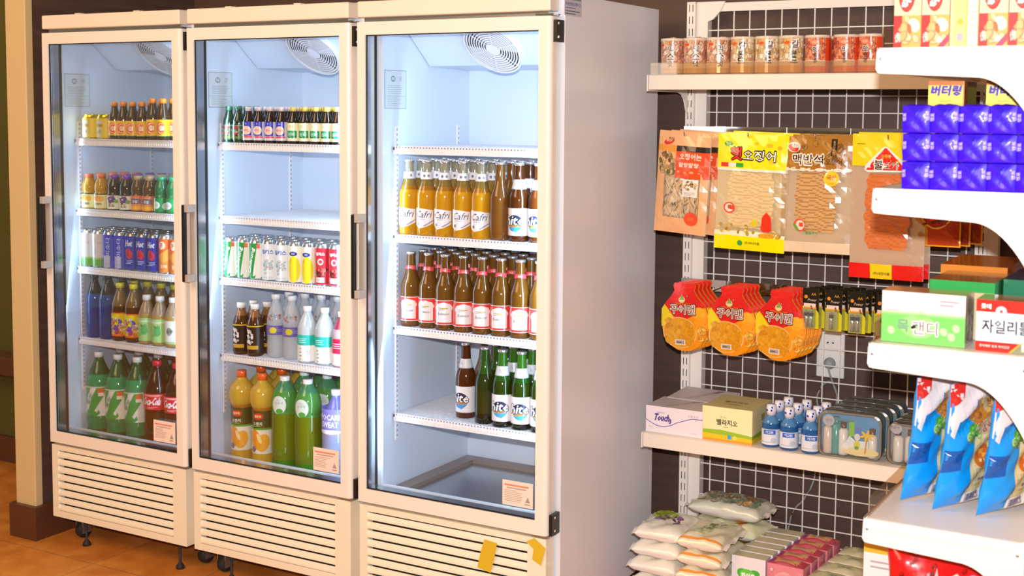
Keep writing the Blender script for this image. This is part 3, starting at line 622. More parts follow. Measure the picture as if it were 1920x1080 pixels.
d.poly([(-.021, .006), (.021, .006), (.021, .036), (.025, .042), (.018, .052), (.0, .057), (-.018, .052), (-.025, .042), (-.021, .036)], '#eeeaea', 2).txt('Budweiser', 0, .028, .0075, '#5a5068', 3, w=.030, shear=.2).lines(-.014, .012, .036, .044, 2, '#a89a9a', 3).rect(-.006, .040, .010, .0425, '#c8b03a', 4)
d.scale(1.16); dn = Pr(.052, .014); dn.poly([(-.026, .012), (0, .014), (.026, .012), (.022, .0), (0, .004), (-.022, .0)], '#e84a50', 1).txt('Bud', 0, .0075, .005, '#f6d8d8', 3)
P_BUD = beer('brown_beer_bottle', '#7c4c10', d, .018, (.168, (.0178, .0150), dn))
P_BRN = beer('brown_beer_bottle', '#84501a', None, 0)
P_GRP = beer('green_beer_bottle', '#1c3a08', None, 0, zones=[(0, '#0e1a08'), (.02, '#26380a'), (.15, '#2c5a12')])

rnd = random.Random(7)
PL = {}
COOLN = ['far', 'middle', 'near']; SHN = ['top', 'second', 'third', 'fourth', 'floor']
COUNT = {}
def stock(ci, si, proto, xs, desc, grp, rows=2, y0=None, pitch=None, rz=.30, jit=.05, first=0, sc=1.):
    """a run of equal drinks on one cooler shelf, front row first, numbered from the door-handle side"""
    z = (SH[ci][si] if si < 4 else .354)
    pl = PL.setdefault(proto.name, Placer(proto))
    bodyo = proto.children[0]; R = max(v.co.x for v in bodyo.data.vertices)*sc
    y = (y0 if y0 is not None else (.108 if si < 4 else .105))+R; pt = pitch or (2*R+.003)
    n0 = COUNT.get((ci, desc), 0)
    for rr in range(first, rows):
        for k, x in enumerate(xs):
            yy = y+rr*pt
            if yy+R > .527: continue
            rw = ['front row', 'second row', 'third row', 'fourth row', 'fifth row', 'sixth row'][rr]
            lb = f"{desc}, {ORD[min(n0+k, 9)]} from handle side, {rw}, {COOLN[ci]} cooler"
            pl.put((x, yy, z), rz+rnd.uniform(-jit, jit), lb, f"{grp} in the {COOLN[ci]} cooler", scale=sc if sc != 1 else None)
    COUNT[(ci, desc)] = n0+len(xs)
# far cooler
stock(0, 0, P_HON, [.078, .148], 'squat yellow drink can', 'squat yellow cans', 3)
stock(0, 0, P_VIT, [.202, .243, .285, .332], 'orange-capped vitamin bottle', 'vitamin drink bottles', 3)
stock(0, 0, P_VIT, [.379, .425], 'taller orange-capped vitamin bottle', 'vitamin drink bottles', 3, sc=1.09)
stock(0, 1, P_ORJ, [.066, .126], 'orange juice bottle, orange cap', 'small juice bottles', 4)
stock(0, 1, P_GRJ, [.190, .248], 'grape juice bottle, purple cap', 'small juice bottles', 4)
stock(0, 1, P_GIN, [.302, .355], 'brown ginseng drink bottle', 'small juice bottles', 4)
stock(0, 1, P_APJ, [.410, .464], 'small green glass bottle', 'small juice bottles', 4)
stock(0, 2, P_PEA, [.0635, .1165], 'white can with green base', 'cans', 3, y0=.104)
stock(0, 2, P_BLU, [.1695, .2220], 'blue can with vertical lettering', 'cans', 3, y0=.104)
stock(0, 2, P_ENE, [.2745, .327, .3795], 'blue can with red emblem', 'cans', 3, y0=.104)
stock(0, 2, P_FAN, [.432, .4845], 'orange soda can', 'cans', 3, y0=.104)
stock(0, 3, P_BWA, [.078, .140], 'dark blue bottle', 'half-litre bottles', 3)
stock(0, 3, P_YEL, [.202, .266], 'brown drink bottle, yellow cap', 'half-litre bottles', 3)
stock(0, 3, P_YEL, [.330, .394, .458], 'yellow-capped bottle behind tea', 'half-litre bottles', 3, first=1)
stock(0, 3, P_GTE, [.329, .390], 'green tea bottle, white cap', 'half-litre bottles', 1)
stock(0, 3, P_WTE, [.451], 'grain tea bottle, white label', 'half-litre bottles', 1)
stock(0, 4, P_SPR, [.080, .173, .266], 'large green soda bottle', 'large bottles', 3, pitch=.098, rz=.35)
stock(0, 4, P_COK, [.359, .452], 'large cola bottle, red cap', 'large bottles', 3, pitch=.098, rz=.35)
# middle cooler
stock(1, 0, P_GRN, [.716, .757], 'dark green bottle, green cap', 'small tonic bottles', 3)
stock(1, 0, P_BAC, [.799, .843, .888, .933], 'blue-labelled tonic bottle', 'small tonic bottles', 3)
stock(1, 0, P_WON, [.980, .1025+.9225, 1.068, 1.110, 1.151], 'cream-labelled herbal bottle, gold cap', 'small tonic bottles', 3)
stock(1, 2, P_CHI, [.7215, .774, .8265], 'green and white soda can', 'cans', 3, y0=.104, rz=.25)
stock(1, 2, P_MIL, [.879, .932], 'white milk soda can', 'cans', 3, y0=.104)
stock(1, 2, P_LEM, [.985, 1.038], 'yellow lemon drink can', 'cans', 3, y0=.104)
stock(1, 2, P_STR, [1.091, 1.144, 1.197], 'red fruit drink can', 'cans', 3, y0=.104)
stock(1, 3, P_TEA, [.752, .810], 'brown corn tea bottle', 'half-litre bottles', 2)
stock(1, 3, P_CLR, [.880, .945], 'clear water bottle, purple band', 'half-litre bottles', 3, y0=.125)
stock(1, 3, P_CLR, [1.012, 1.078, 1.144], 'clear bottle behind white ones', 'half-litre bottles', 3, y0=.125, first=1)
stock(1, 3, P_ION, [1.020, 1.088], 'white bottle, teal label', 'half-litre bottles', 1)
stock(1, 3, P_RED, [1.156], 'pink berry drink bottle', 'half-litre bottles', 1)
stock(1, 4, P_OJB, [.739, .828], 'large orange juice bottle', 'large bottles', 3, pitch=.095, rz=.25)
stock(1, 4, P_ALO, [.919, 1.012], 'large green aloe bottle', 'large bottles', 3, pitch=.098, rz=.3)
stock(1, 4, P_POC, [1.123], 'lavender sports drink bottle', 'large bottles', 2, pitch=.098, rz=.1)
# near cooler
stock(2, 1, P_CAF, [1.406, 1.4685, 1.531, 1.5935, 1.656], 'pale beer bottle, white label', 'pale beer bottles', 4, pitch=.064, rz=.26)
stock(2, 1, P_BRN, [1.718], 'plain brown beer bottle', 'brown beer bottles', 4, pitch=.064)
stock(2, 1, P_HIB, [1.780, 1.844], 'brown beer bottle, round blue emblem', 'brown beer bottles', 4, pitch=.064, rz=.0)
stock(2, 2, P_BUD, [1.408, 1.471], 'red-labelled brown beer bottle', 'red-labelled beer bottles', 6, y0=.115, pitch=.064, rz=.22)
stock(2, 2, P_BUD, [1.534, 1.597, 1.660, 1.723, 1.786, 1.849], 'brown beer bottle with red collar', 'red-labelled beer bottles', 6, y0=.108, pitch=.064, rz=.42, jit=.30)
stock(2, 3, P_HIB, [1.580], 'lone amber beer bottle, blue emblem', 'brown beer bottles', 1, y0=.150, rz=-.1, jit=0)
stock(2, 3, P_BRN, [1.600], 'amber bottle on the lower shelf', 'brown beer bottles', 4, y0=.150, first=1, pitch=.068)
stock(2, 3, P_GRP, [1.664], 'plain green beer bottle', 'green beer bottles', 4, pitch=.066, y0=.12)
stock(2, 3, P_HIG, [1.727, 1.790, 1.853], 'green beer bottle, blue emblem', 'green beer bottles', 4, pitch=.064, rz=.25, y0=.112)

# ------------------------------------------------------------------ wire rack against the back wall
GY = .756
rk = thing('wire_shelf_rack', 'white wire-grid wall rack with slotted posts beside the grey cooler side', 'shelving', (0, 0, 0))
def post(parent, x0, x1, y0, y1, z1, slots=True, m='rack_paint'):
    mb = MB(); mb.box(x0, x1, y0, y1, 0, z1, m)
    if slots:
        xm = (x0+x1)/2; z = .06
        while z < z1-.03:
            for xx in (xm-.0065, xm+.0045): mb.box(xx, xx+.0022, y0-.0003, y0, z, z+.022, 'dark_gap')
            z += .0365
    return mb.build('slotted_post', parent)
post(rk, 2.033, 2.060, .728, .775, 1.842); post(rk, 2.903, 2.935, .728, .775, 1.842)
mb = MB(); mb.box(2.060, 2.096, .742, .775, .04, 1.842, 'rack_paint'); mb.build('panel_frame', rk)
mb = MB(); mb.box(2.86, 2.903, .742, .775, .04, 1.842, 'rack_paint') if False else mb.box(2.096, 2.903, .748, .765, 1.812, 1.838, 'rack_paint')
mb.prism([(2.096, 1.842), (2.15, 1.842), (2.135, 1.812), (2.112, 1.788), (2.096, 1.782)], lambda a, b, d: (a, d, b), .742, .752, 'rack_paint'); mb.build('top_rail', rk)
mb = MB(); r = .0017; x = 2.1255
while x < 2.9: mb.box(x-r, x+r, GY-r, GY+r, .05, 1.815, 'wire_white'); x += .05
z = .0555
zz = [.0553+.05*k for k in range(35)]
for z in zz: mb.box(2.09, 2.905, GY-2*r-.001, GY-r+.0005, z-r, z+r, 'wire_white')
mb.build('wire_grid', rk)
# side return panel of the next bay
mb = MB(); mb.box(2.935, 2.962, .74, .775, 0, 1.84, 'rack_paint'); mb.build('panel_frame', rk)
def wall_shelf(z, y0, guard, lipm='rack_cream'):
    mb = MB(); x0, x1 = 2.043, 2.925
    mb.box(x0, x1, y0, y0+.003, z-.040, z, lipm); mb.box(x0, x1, y0, .745, z-.003, z-.0002, lipm); mb.box(x0, x1, y0, y0+.012, z-.043, z-.040, lipm)
    sh = mb.build('shelf_board', rk, bevel=.0012)
    pf = [(y0+.001, z-.001), (.745, z-.001), (.745, z-.115), (.728, z-.118), (.715, z-.100), (.700, z-.070), (.68, z-.054), (.65, z-.047), (y0+.001, z-.047)]
    for xx in (x0-.006, x1+.002):
        mb = MB(); mb.prism(pf, lambda a, b, d: (d, a, b), xx, xx+.004, 'rack_paint'); mb.build('shelf_bracket', sh)
    if guard:
        mb = MB(); mb.box(x0+.004, x1, y0+.004, y0+.0055, z, z+.034, 'clear', '#f7ecd8'); mb.build('clear_guard', sh)
    return sh
Y1, Z1, Z2 = .425, 1.612, .5665
wall_shelf(Z1, Y1, True); wall_shelf(Z2, Y1-.002, False); wall_shelf(.115, .37, False)
# hanging rails with hooks
def hang_rail(z, hooks, label, hy, m='chrome', xa=2.036):
    t = thing('hook_rail', label, 'rail', (0, 0, 0), group=None)
    mb = MB(); mb.box(xa, 2.93, .712, .720, z-.022, z, m); mb.build('rail_bar', t)
    for hx in hooks:
        mb = MB(); mb.box(hx-.018, hx+.018, .708, .7115, z-.034, z+.001, 'chrome')
        mb.tube([(hx, .71, z-.022), (hx, hy+.02, z-.028), (hx, hy, z-.024), (hx, hy-.006, z-.014)], .0024, 'chrome'); mb.build('hook', t)
    return t
HK1 = [2.155, 2.345, 2.535, 2.73, 2.86]; HK2 = [2.166, 2.306, 2.446, 2.530, 2.597, 2.664, 2.735]
hang_rail(1.462, HK1, 'chrome rail with hooks holding the large dried seafood packs', .43)
hang_rail(.992, HK2, 'chrome rail with hooks holding red-topped fruit snacks and battery cards', .45)

# ------------------------------------------------------------------ nut cans
def nutcan(kind):
    R, H = .0336, .104; L = H-.012; d = wrapd(R, L, '#d79a6a')
    if kind == 0:
        d.nuts(-.108, .108, .030, .094, ['#dc9a78', '#e8b090', '#d08868', '#eec8a8', '#f4dcc0', '#c87a66'], .0105, 110, 1, 3)
        d.rect(-.11, 0, .11, .014, '#e6b84a', 5).rect(-.11, .014, .11, .028, '#f0dcc8', 5).ell(-.028, .080, .010, .006, '#e8a030', 6).ell(-.028, .080, .008, .004, '#d83a24', 6.2)
        for k, c in enumerate('믹스넛'): d.txt(c, .0, .068-k*.021, .018, '#f4e8dc', 5.6, bold=.10).txt(c, .0, .068-k*.021, .018, '#1e1612', 7, bold=.02)
    elif kind == 1:
        d.rect(-.11, 0, .11, .1, '#d8b47a', .5).nuts(-.108, .108, .030, .094, ['#e8c890', '#f4e0b4', '#dcb478', '#faeccc', '#e0a478'], .0095, 110, 1, 4)
        d.rect(-.11, 0, .11, .018, '#e8b02c', 5).rect(-.11, .018, .11, .032, '#e4d4cc', 5).ell(-.020, .080, .010, .007, '#e8a030', 6).ell(-.020, .080, .008, .0045, '#d85a34', 6.2)
        d.ell(.004, .076, .012, .014, '#efe6e0', 6, 9).txt('칼', .004, .076, .020, '#5a4a4a', 7, bold=.03)
        for k, c in enumerate('몬드'): d.txt(c, .0, .050-k*.017, .015, '#2a2420', 7, bold=.04)
    else:
        d.nuts(-.040, .022, .030, .094, ['#e87a50', '#d8603c', '#f0a078', '#cc5240'], .0095, 56, 1, 5).nuts(.05, .108, .03, .094, ['#8a3a4a', '#a84a5a', '#702a3a'], .009, 40, 1, 6)
        d.rect(.022, 0, .048, .1, '#e2481e', 5).rect(-.11, 0, .022, .016, '#ee8040', 5).rect(-.11, .016, .022, .032, '#ead6cc', 5).ell(-.008, .080, .012, .008, '#e8704a', 6).ell(-.008, .08, .009, .005, '#f0a88a', 6.2)
        d.txt('맛', -.006, .060, .016, '#f4e8dc', 5.6, bold=.10).txt('맛', -.006, .060, .015, '#241410', 7, bold=.03)
        for k, c in enumerate('땅콩'): d.txt(c, -.006, .044-k*.014, .012, '#3a2418', 7, bold=.03)
    t = thing('nut_can', '', 'can'); mb = MB(); fn = wrap(R)
    d.put(mb, lambda u, v, h: fn(u, v+.004, h-.0002), 'gloss', su=2*PI*R/24, lift=.00012)
    mb.lathe([(R*.97, 0), (R, .004)], 'chromec', '#d8c8b0', seg=24); mb.build('can_body', t)
    MB().lathe([(R, H-.008), (R+.0012, H-.008), (R+.0012, H-.001), (R-.001, H), (R-.004, H-.003), (0, H-.003)], 'gloss', '#e3d3bd', seg=24).build('plastic_lid', t)
    return t
NC = [Placer(nutcan(k)) for k in range(3)]
desc = ['mixed nut can, black vertical lettering', 'pale nut can with yellow base band', 'red nut can with orange base band']
for k, x in enumerate([2.099, 2.168, 2.238, 2.310, 2.381, 2.450, 2.523, 2.602, 2.668]):
    q = k//3; NC[q].put((x, .468, Z1), [.18, .42, .52][k % 3]+(0 if q < 2 else .25*(k == 8)) if q < 2 else [.30, .32, .0][k-6], f'{desc[q]}, {ORD[k % 3]} of three from the cooler side', 'nut cans on the top wall shelf')
for k, x in enumerate([2.565, 2.64, 2.11, 2.19]):
    NC[2 if k < 2 else 0].put((x, .545, Z1), -1.9 if k < 2 else .4, ['back-row nut can peeping between the red nut cans', 'back-row nut can behind the last red nut cans', 'back-row nut can behind the first mixed nut can', 'back-row nut can behind the second mixed nut can'][k], 'nut cans on the top wall shelf')

# ------------------------------------------------------------------ hanging packs
def sheet(w, h, bulge, seed=1, amp=.0011):
    r = random.Random(seed); ph = [r.uniform(0, 6) for _ in range(6)]
    def fn(u, v, hh):
        a = max(0, 1-abs(2*u/w)**2.6); b = max(0, 1-abs(2*v/h-1)**4)
        n = amp*(math.sin(u*70+ph[0]+v*30)+math.sin(v*95+ph[1]-u*40)+.6*math.sin((u+v)*150+ph[2]))*(.35+.65*a*b)
        return (u, -(bulge*a*b+n)-hh, v)
    return fn
def pack(name, w, h, bulge, front_m, design, backcol, seed, inner=None, window=None):
    """flat pouch hung from its top edge: origin at the bottom centre"""
    t = thing(name, '', 'snack pack')
    mb = MB(); fn = sheet(w, h, bulge, seed); fb = sheet(w, h, .002, seed)
    s0 = .012
    nu, nv = 10, 16; vs = [fb(-w/2+w*i/nu, h*j/nv, 0) for j in range(nv+1) for i in range(nu+1)]; vs = [(x, -y*.3+.004, z) for x, y, z in vs]
    mb.add(vs, [(j*(nu+1)+i, j*(nu+1)+i+1, (j+1)*(nu+1)+i+1, (j+1)*(nu+1)+i) for j in range(nv) for i in range(nu)], 'gloss', backcol, True)
    if window:
        W = Pr(); W.rect(-w/2, window[0], w/2, window[1], '#f6efe6', 0); W.put(mb, fn, 'film', su=.014, sv=.014)
    design.put(mb, fn, front_m, su=.014, sv=.014, lift=.0002, h0=.0006, clipbox=(-w/2, 0, w/2, h)); mb.build('pouch', t)
    if inner: inner(t)
    return t
def squid(w, h, z0, col, col2, seed, wav=.5):
    def f(t):
        r = random.Random(seed); mb = MB(); nu, nv = 12, 40; vs = []
        for j in range(nv+1):
            v = j/nv; hw = w/2*(1-.16*abs(2*v-1)**3)*(1+.03*math.sin(v*23+seed))
            for i in range(nu+1):
                u = i/nu*2-1; vs.append((u*hw+.002*math.sin(v*40), -.004-.0022*math.sin(v*95+u*3*wav+math.sin(u*7+seed))-.001*math.sin(u*19+v*31), z0+v*h))
        cols = []; fs = []
        for j in range(nv):
            for i in range(nu): fs.append((j*(nu+1)+i, j*(nu+1)+i+1, (j+1)*(nu+1)+i+1, (j+1)*(nu+1)+i)); cols.append(col if math.sin(j/nv*95+i*.8+2*math.sin(i*.9)) > -.35 else col2)
        mb.add(vs, fs, 'foam', cols, True); mb.build('dried_squid', t)
    return f
def strips(t):
    r = random.Random(5); mb = MB(); mb.box(-.050, .055, -.003, -.002, .05, .172, 'foam', '#f0d8a8')
    for k in range(30):
        x = r.uniform(-.045, .045); z = r.uniform(.03, .07)
        pts = [(x+.010*math.sin(q*1.3+k), -.004-.0015*(k % 3), z+q*.016) for q in range(8)]
        mb.tube(pts, .003, 'foam', r.choice(['#fbe8c0', '#f6dcae', '#fff0d0']), 5)
    mb.build('squid_strips', t)
W1, H1 = .166, .292
d = Pr(); c0 = '#efb27a'; d.rect(-W1/2, .175, W1/2, H1, c0, 1).rect(-W1/2, 0, W1/2, .045, c0, 1).rect(-W1/2, .045, -W1/2+.030, .175, c0, 1).rect(W1/2-.022, .045, W1/2, .175, c0, 1)
d.rect(-W1/2, .232, -.02, .252, '#ee9a2c', 2).rect(-.018, .236, W1/2, .252, '#2c2018', 3).rect(-.018, .160, W1/2, .236, '#e4501e', 2).nuts(-.075, -.022, .170, .228, ['#c99a5a', '#e0bc80', '#6a6a2a', '#a8763a'], .009, 34, 1.5, 3)
d.ell(-.046, .262, .018, .009, '#d8241e', 3, 14, .3).ell(-.044, .267, .013, .006, c0, 4, 12, .3).txt('진미', -.040, .269, .010, '#3a2418', 5, bold=.02)
d.txt('오징어는', .028, .222, .018, '#f4dcc8', 5, w=.064, bold=.05).txt('말랑말랑', .024, .198, .013, '#f4dcc8', 5, w=.06, bold=.04).txt('즐거워', .058, .196, .008, '#f0b090', 4)
d.rect(.010, .108, .056, .158, '#efe6da', 3).nuts(.016, .050, .126, .152, ['#b8904a', '#e0c078', '#6a5a2a'], .005, 16, 4, 5).lines(.014, .052, .111, .122, 3, '#a89888', 4).ell(.040, .045, .021, .020, '#e8502e', 4, 16).txt('원조', .040, .045, .010, '#f08a68', 5)
P1 = pack('seafood_snack_pack', W1, H1, .016, 'gloss', d, '#e6c8a4', 1, strips, (.045, .175))
W2, H2 = .205, .325
d = Pr(); d.rect(-W2/2, .228, W2/2, H2, '#fbe600', 1).rect(-W2/2, .0, W2/2, .040, '#fbe600', 1).poly([(-W2/2, .04), (W2/2, .04), (W2/2, .048), (.02, .056), (-.03, .054), (-W2/2, .052)], '#f4ecc8', 1).rect(-W2/2, .222, W2/2, .229, '#f3e8d0', 2)
d.ell(-.070, .296, .013, .008, '#2a9a48', 2).txt('바다', -.070, .296, .006, '#d8f0c8', 3)
d.txt('햇', -.045, .270, .036, '#1e1412', 2, bold=.10).txt('햇', -.045, .270, .036, '#e02a24', 3.2, bold=.03)
d.txt('오징어', .022, .266, .030, '#1e1412', 2, w=.092, bold=.11).txt('오징어', .022, .266, .027, '#fbf4e0', 3.2, w=.092, bold=.02)
d.rect(-.090, .232, -.066, .244, '#e03020', 3).rect(-.066, .232, -.044, .244, '#f0e4d0', 3).rect(-.044, .232, -.022, .244, '#22a83a', 3)
d.ell(.012, .300, .006, .004, '#f2bc18', 2).ell(.050, .296, .010, .006, '#f2bc18', 2).ell(.078, .29, .007, .006, '#f0b414', 2).ell(.06, .252, .010, .007, '#f2c418', 2)
d.poly([(.036, .062), (.040, .098), (.052, .112), (.064, .098), (.068, .062), (.06, .056), (.044, .056)], '#e8321c', 4).ell(.052, .046, .022, .007, '#f0a020', 3).txt('山', .052, .044, .010, '#e89018', 4, w=.04).ell(.018, .080, .009, .011, '#d8c820', 3).ell(-.058, .118, .018, .016, '#e84a3a', 2, 14).ell(-.058, .118, .013, .012, '#efe0c4', 3).ell(-.056, .12, .007, .006, '#c8503a', 4)
d.ell(-.024, .020, .008, .008, '#2a9a48', 3).txt('(주)바다식품', .012, .021, .009, '#5a5a10', 3, bold=.03)
d.nuts(-.09, .09, .044, .070, ['#e8c040', '#f0dc90', '#d8a830'], .006, 26, 1.5, 8)
P2 = pack('seafood_snack_pack', W2, H2, .014, 'gloss', d, '#efe0b4', 2, squid(.135, .165, .062, '#fff2c4', '#f0d898', 3), (.046, .226))
W3, H3 = .192, .318
d = Pr(); d.rect(-W3/2, .228, W3/2, H3, '#a8701e', 1).nuts(-.08, .08, .24, .31, ['#b88430', '#9a6418', '#b07a28'], .012, 22, 1.3, 6).rect(-W3/2, 0, W3/2, .030, '#e4cfae', 1)
for k in range(8): d.ell(-W3/2+.012+k*.024, .228, .0125, .005, '#efe2cc', 1.2)
d.ell(-.062, .288, .019, .014, '#efe4dc', 2, 16).ell(-.064, .286, .016, .009, '#d8281e', 3, 14, -.4).ell(-.058, .292, .011, .006, '#efe4dc', 4).txt('진미', -.056, .293, .009, '#5a3a28', 5)
d.txt('맥반석', -.022, .255, .030, '#f0e0cc', 2, w=.084, bold=.12).txt('맥반석', -.022, .255, .027, '#241208', 3.2, w=.084, bold=.02).txt('오징어', .048, .250, .017, '#5a3010', 3, w=.044, bold=.02)
d.rect(.040, .266, .056, .312, '#1e120c', 2).txt('국내산원료', .048, .289, .006, '#d8b878', 3, w=.036, rot=PI/2).ell(.044, .205, .021, .021, '#f4c818', 3, 18).txt('국산', .044, .208, .013, '#d84a1e', 4, bold=.04).txt('100%', .044, .192, .005, '#c86a1e', 4)
d.ell(-.040, .076, .016, .018, '#e0503a', 3, 14).ell(-.038, .076, .012, .014, '#efd8c0', 4, 12).ell(-.050, .07, .004, .014, '#5aa83a', 5, 8, .6).txt('숯불구이', -.006, .056, .008, '#5aa050', 4, bold=.04)
P3 = pack('seafood_snack_pack', W3, H3, .014, 'gloss', d, '#e2d4bc', 3, squid(.112, .165, .058, '#f0c884', '#c89450', 7, 1.), (.030, .228))
W4, H4 = .195, .385
d = Pr(); d.rect(-W4/2, .300, W4/2, H4, '#f0d416', 1).rect(-W4/2, 0, W4/2, .040, '#e0141a', 1).rect(-.040, 0, .018, .040, '#eecf1e', 2).txt('(주)대한식품', -.010, .014, .009, '#4a3a10', 3, w=.044, bold=.03)
d.poly([(-.062, .290), (-.060, .302), (-.012, .352), (-.004, .352), (.050, .304), (.052, .292), (.046, .286), (-.054, .284)], '#f4ece0', 2).poly([(-.058, .290), (-.010, .348), (-.005, .348), (.047, .294), (.042, .290)], '#de1e14', 3)
d.txt('오징어', -.006, .326, .012, '#f4b020', 4, w=.022, bold=.05).txt('불', -.024, .304, .026, '#f4e8dc', 4, bold=.12).txt('불', -.024, .304, .024, '#1a0e08', 5.2, bold=.02).txt('고기', .008, .302, .017, '#f4e8dc', 4, w=.034, bold=.12).txt('고기', .008, .302, .017, '#1a0e08', 5.2, w=.034, bold=.02).lines(-.085, -.05, .355, .362, 1, '#8a7a10', 2)
P4 = pack('seafood_snack_pack', W4, H4, .014, 'gloss', d, '#dfc9b4', 4, squid(.118, .200, .080, '#f58a1e', '#e8761c', 5), (.040, .300))
d = Pr(); W5, H5 = .125, .30; d.rect(-W5/2, 0, W5/2, H5, '#b03a14', 1).rect(-W5/2, 0, W5/2, .004, '#e8a828', 3).rect(-W5/2, 0, -W5/2+.004, H5, '#e8a828', 3).rect(W5/2-.004, 0, W5/2, H5, '#e8a828', 3).rect(-W5/2, 0, -.02, .08, '#c88a1e', 1.5).ell(0, .13, .052, .085, '#e8b850', 2, 22).ell(0, .13, .048, .081, '#a01a0c', 3, 22)
for k in range(5): d.ell(-.004, .065+k*.018, .034, .004, '#4a0e08', 4, 10, .25).ell(.006, .074+k*.018, .030, .003, '#e0401a', 4, 10, .3)
P5 = pack('spicy_seafood_pouch', W5, H5, .008, 'foil', d, '#8a5a1a', 6)
for PP, nm, specs in (
    (P1, 'peach dried squid pack with red seal', [(2.139, .440, 1.158, -.10), (2.160, .474, 1.158, -.10), (2.176, .502, 1.160, -.08)]),
    (P2, 'bright yellow topped dried squid pack', [(2.348, .440, 1.120, .0), (2.360, .470, 1.123, .02), (2.372, .495, 1.126, .03)]),
    (P3, 'brown topped grilled squid pack', [(2.535, .445, 1.124, .03), (2.556, .472, 1.128, .05), (2.566, .498, 1.13, .02)]),
    (P4, 'red and yellow spicy squid pack', [(2.730, .440, 1.066, .0), (2.738, .470, 1.07, .02)]),
    (P5, 'red and gold foil seafood pouch', [(2.855, .450, 1.160, .04), (2.875, .474, 1.162, .0), (2.900, .50, 1.166, .02)])):
    pl = Placer(PP)
    for k, (x, y, z, rz) in enumerate(specs):
        pl.put((x, y, z), label=f"{nm}, {['front', 'second', 'third'][k]} on its chrome hook", group='dried seafood packs on the upper rail', rot=(0, .055 if PP is P1 else (.03 if PP is P2 else .004), rz))
# red and orange fruit-jar shaped packs
def jelly():
    t = thing('fruit_snack_pack', '', 'snack pack'); H = .198
    out = [(-.030, .198), (.030, .198), (.034, .190), (.030, .176), (.040, .160), (.062, .135), (.072, .105), (.074, .080), (.066, .045), (.048, .018), (.022, .003), (0, 0), (-.022, .003), (-.048, .018), (-.066, .045), (-.074, .080), (-.072, .105), (-.062, .135), (-.040, .160), (-.030, .176), (-.034, .190)]
    d = Pr(); d.poly(out, '#f29a10', 0)
    def cut(z0, z1, col, l, s=1.):
        q = clip(clip(out, 1, z0, False), 1, z1, True)
        d.poly([(a*s, b) for a, b in q], col, l)
    cut(.128, .198, '#e01c18', 1); d.poly([(-.062, .135), (.062, .135), (.052, .118), (.02, .100), (-.012, .085), (-.03, .1), (-.05, .122)], '#e01c18', 1)
    d.poly([(-.073, .07), (-.072, .12), (-.062, .134), (-.045, .115), (-.03, .095), (-.04, .07)], '#f4dc18', 1.2)
    d.ell(-.006, .150, .010, .009, '#e8dca0', 2, 12).poly([(-.014, .150), (.002, .150), (-.006, .166)], '#8aa84a', 3)
    d.txt('꾸이맨', -.004, .122, .030, '#5a1e10', 3, w=.078, bold=.13).txt('꾸이맨', -.004, .122, .027, '#f4d8c8', 4.2, w=.076, bold=.09).txt('꾸이맨', -.004, .122, .027, '#4a3a38', 5.4, w=.074, bold=.0)
    d.txt('살짝구워 더욱맛있는', -.004, .138, .005, '#f8c020', 3, w=.05)
    d.ell(.046, .112, .018, .018, '#f8b01c', 2.5, 16).ell(.050, .080, .020, .022, '#f8a010', 2.4, 14).poly([(.052, .06), (.07, .10), (.072, .07), (.064, .045)], '#f07a14', 2.3).nuts(.046, .064, .035, .07, ['#e8401a', '#f0a030', '#f8c850'], .008, 10, 2.6, 3)
    d.ell(-.014, .054, .054, .046, '#f6c890', 2, 22).ell(-.014, .054, .051, .044, '#e9a41c', 3, 22).nuts(-.055, .024, .02, .09, ['#dc981c', '#eeb030', '#e6a428', '#d89018'], .010, 60, 3.2, 5, .95)
    d.rect(-.028, .018, .004, .034, '#e8e0d0', 6).lines(-.024, .0, .020, .032, 1, '#6a6a6a', 7)
    for k in range(7): d.rect(-.024+k*.0036, .021, -.022+k*.0036, .031, '#707070', 7)
    def fn(u, v, h): a = max(0, 1-(u/.078)**2)*max(0, 1-((v-.085)/.12)**2); return (u, -.012*a-h, v)
    mb = MB(); d.put(mb, fn, 'foil', su=.012, sv=.012, lift=.00015, clipbox=(-.08, 0, .08, .2))
    n = len(out); mb.add([(a, .0, b) for a, b in out]+[(a, .004, b) for a, b in out], [(i, (i+1) % n, n+(i+1) % n, n+i) for i in range(n)]+[tuple(range(2*n-1, n-1, -1))], 'foil', '#f0a020')
    mb.build('pouch', t); return t
pl = Placer(jelly())
for a, x0 in enumerate((2.160, 2.300, 2.440)):
    for k in range(5):
        pl.put((x0+k*.006, .452+k*.016, .815+k*.001), label=f"red-topped orange fruit snack, {ORD[a]} hook from cooler, {['front pack', 'second pack', 'third pack', 'fourth pack', 'rear pack'][k]}", group='fruit snacks on the lower rail', rot=(0, .03*(a-1), 0))
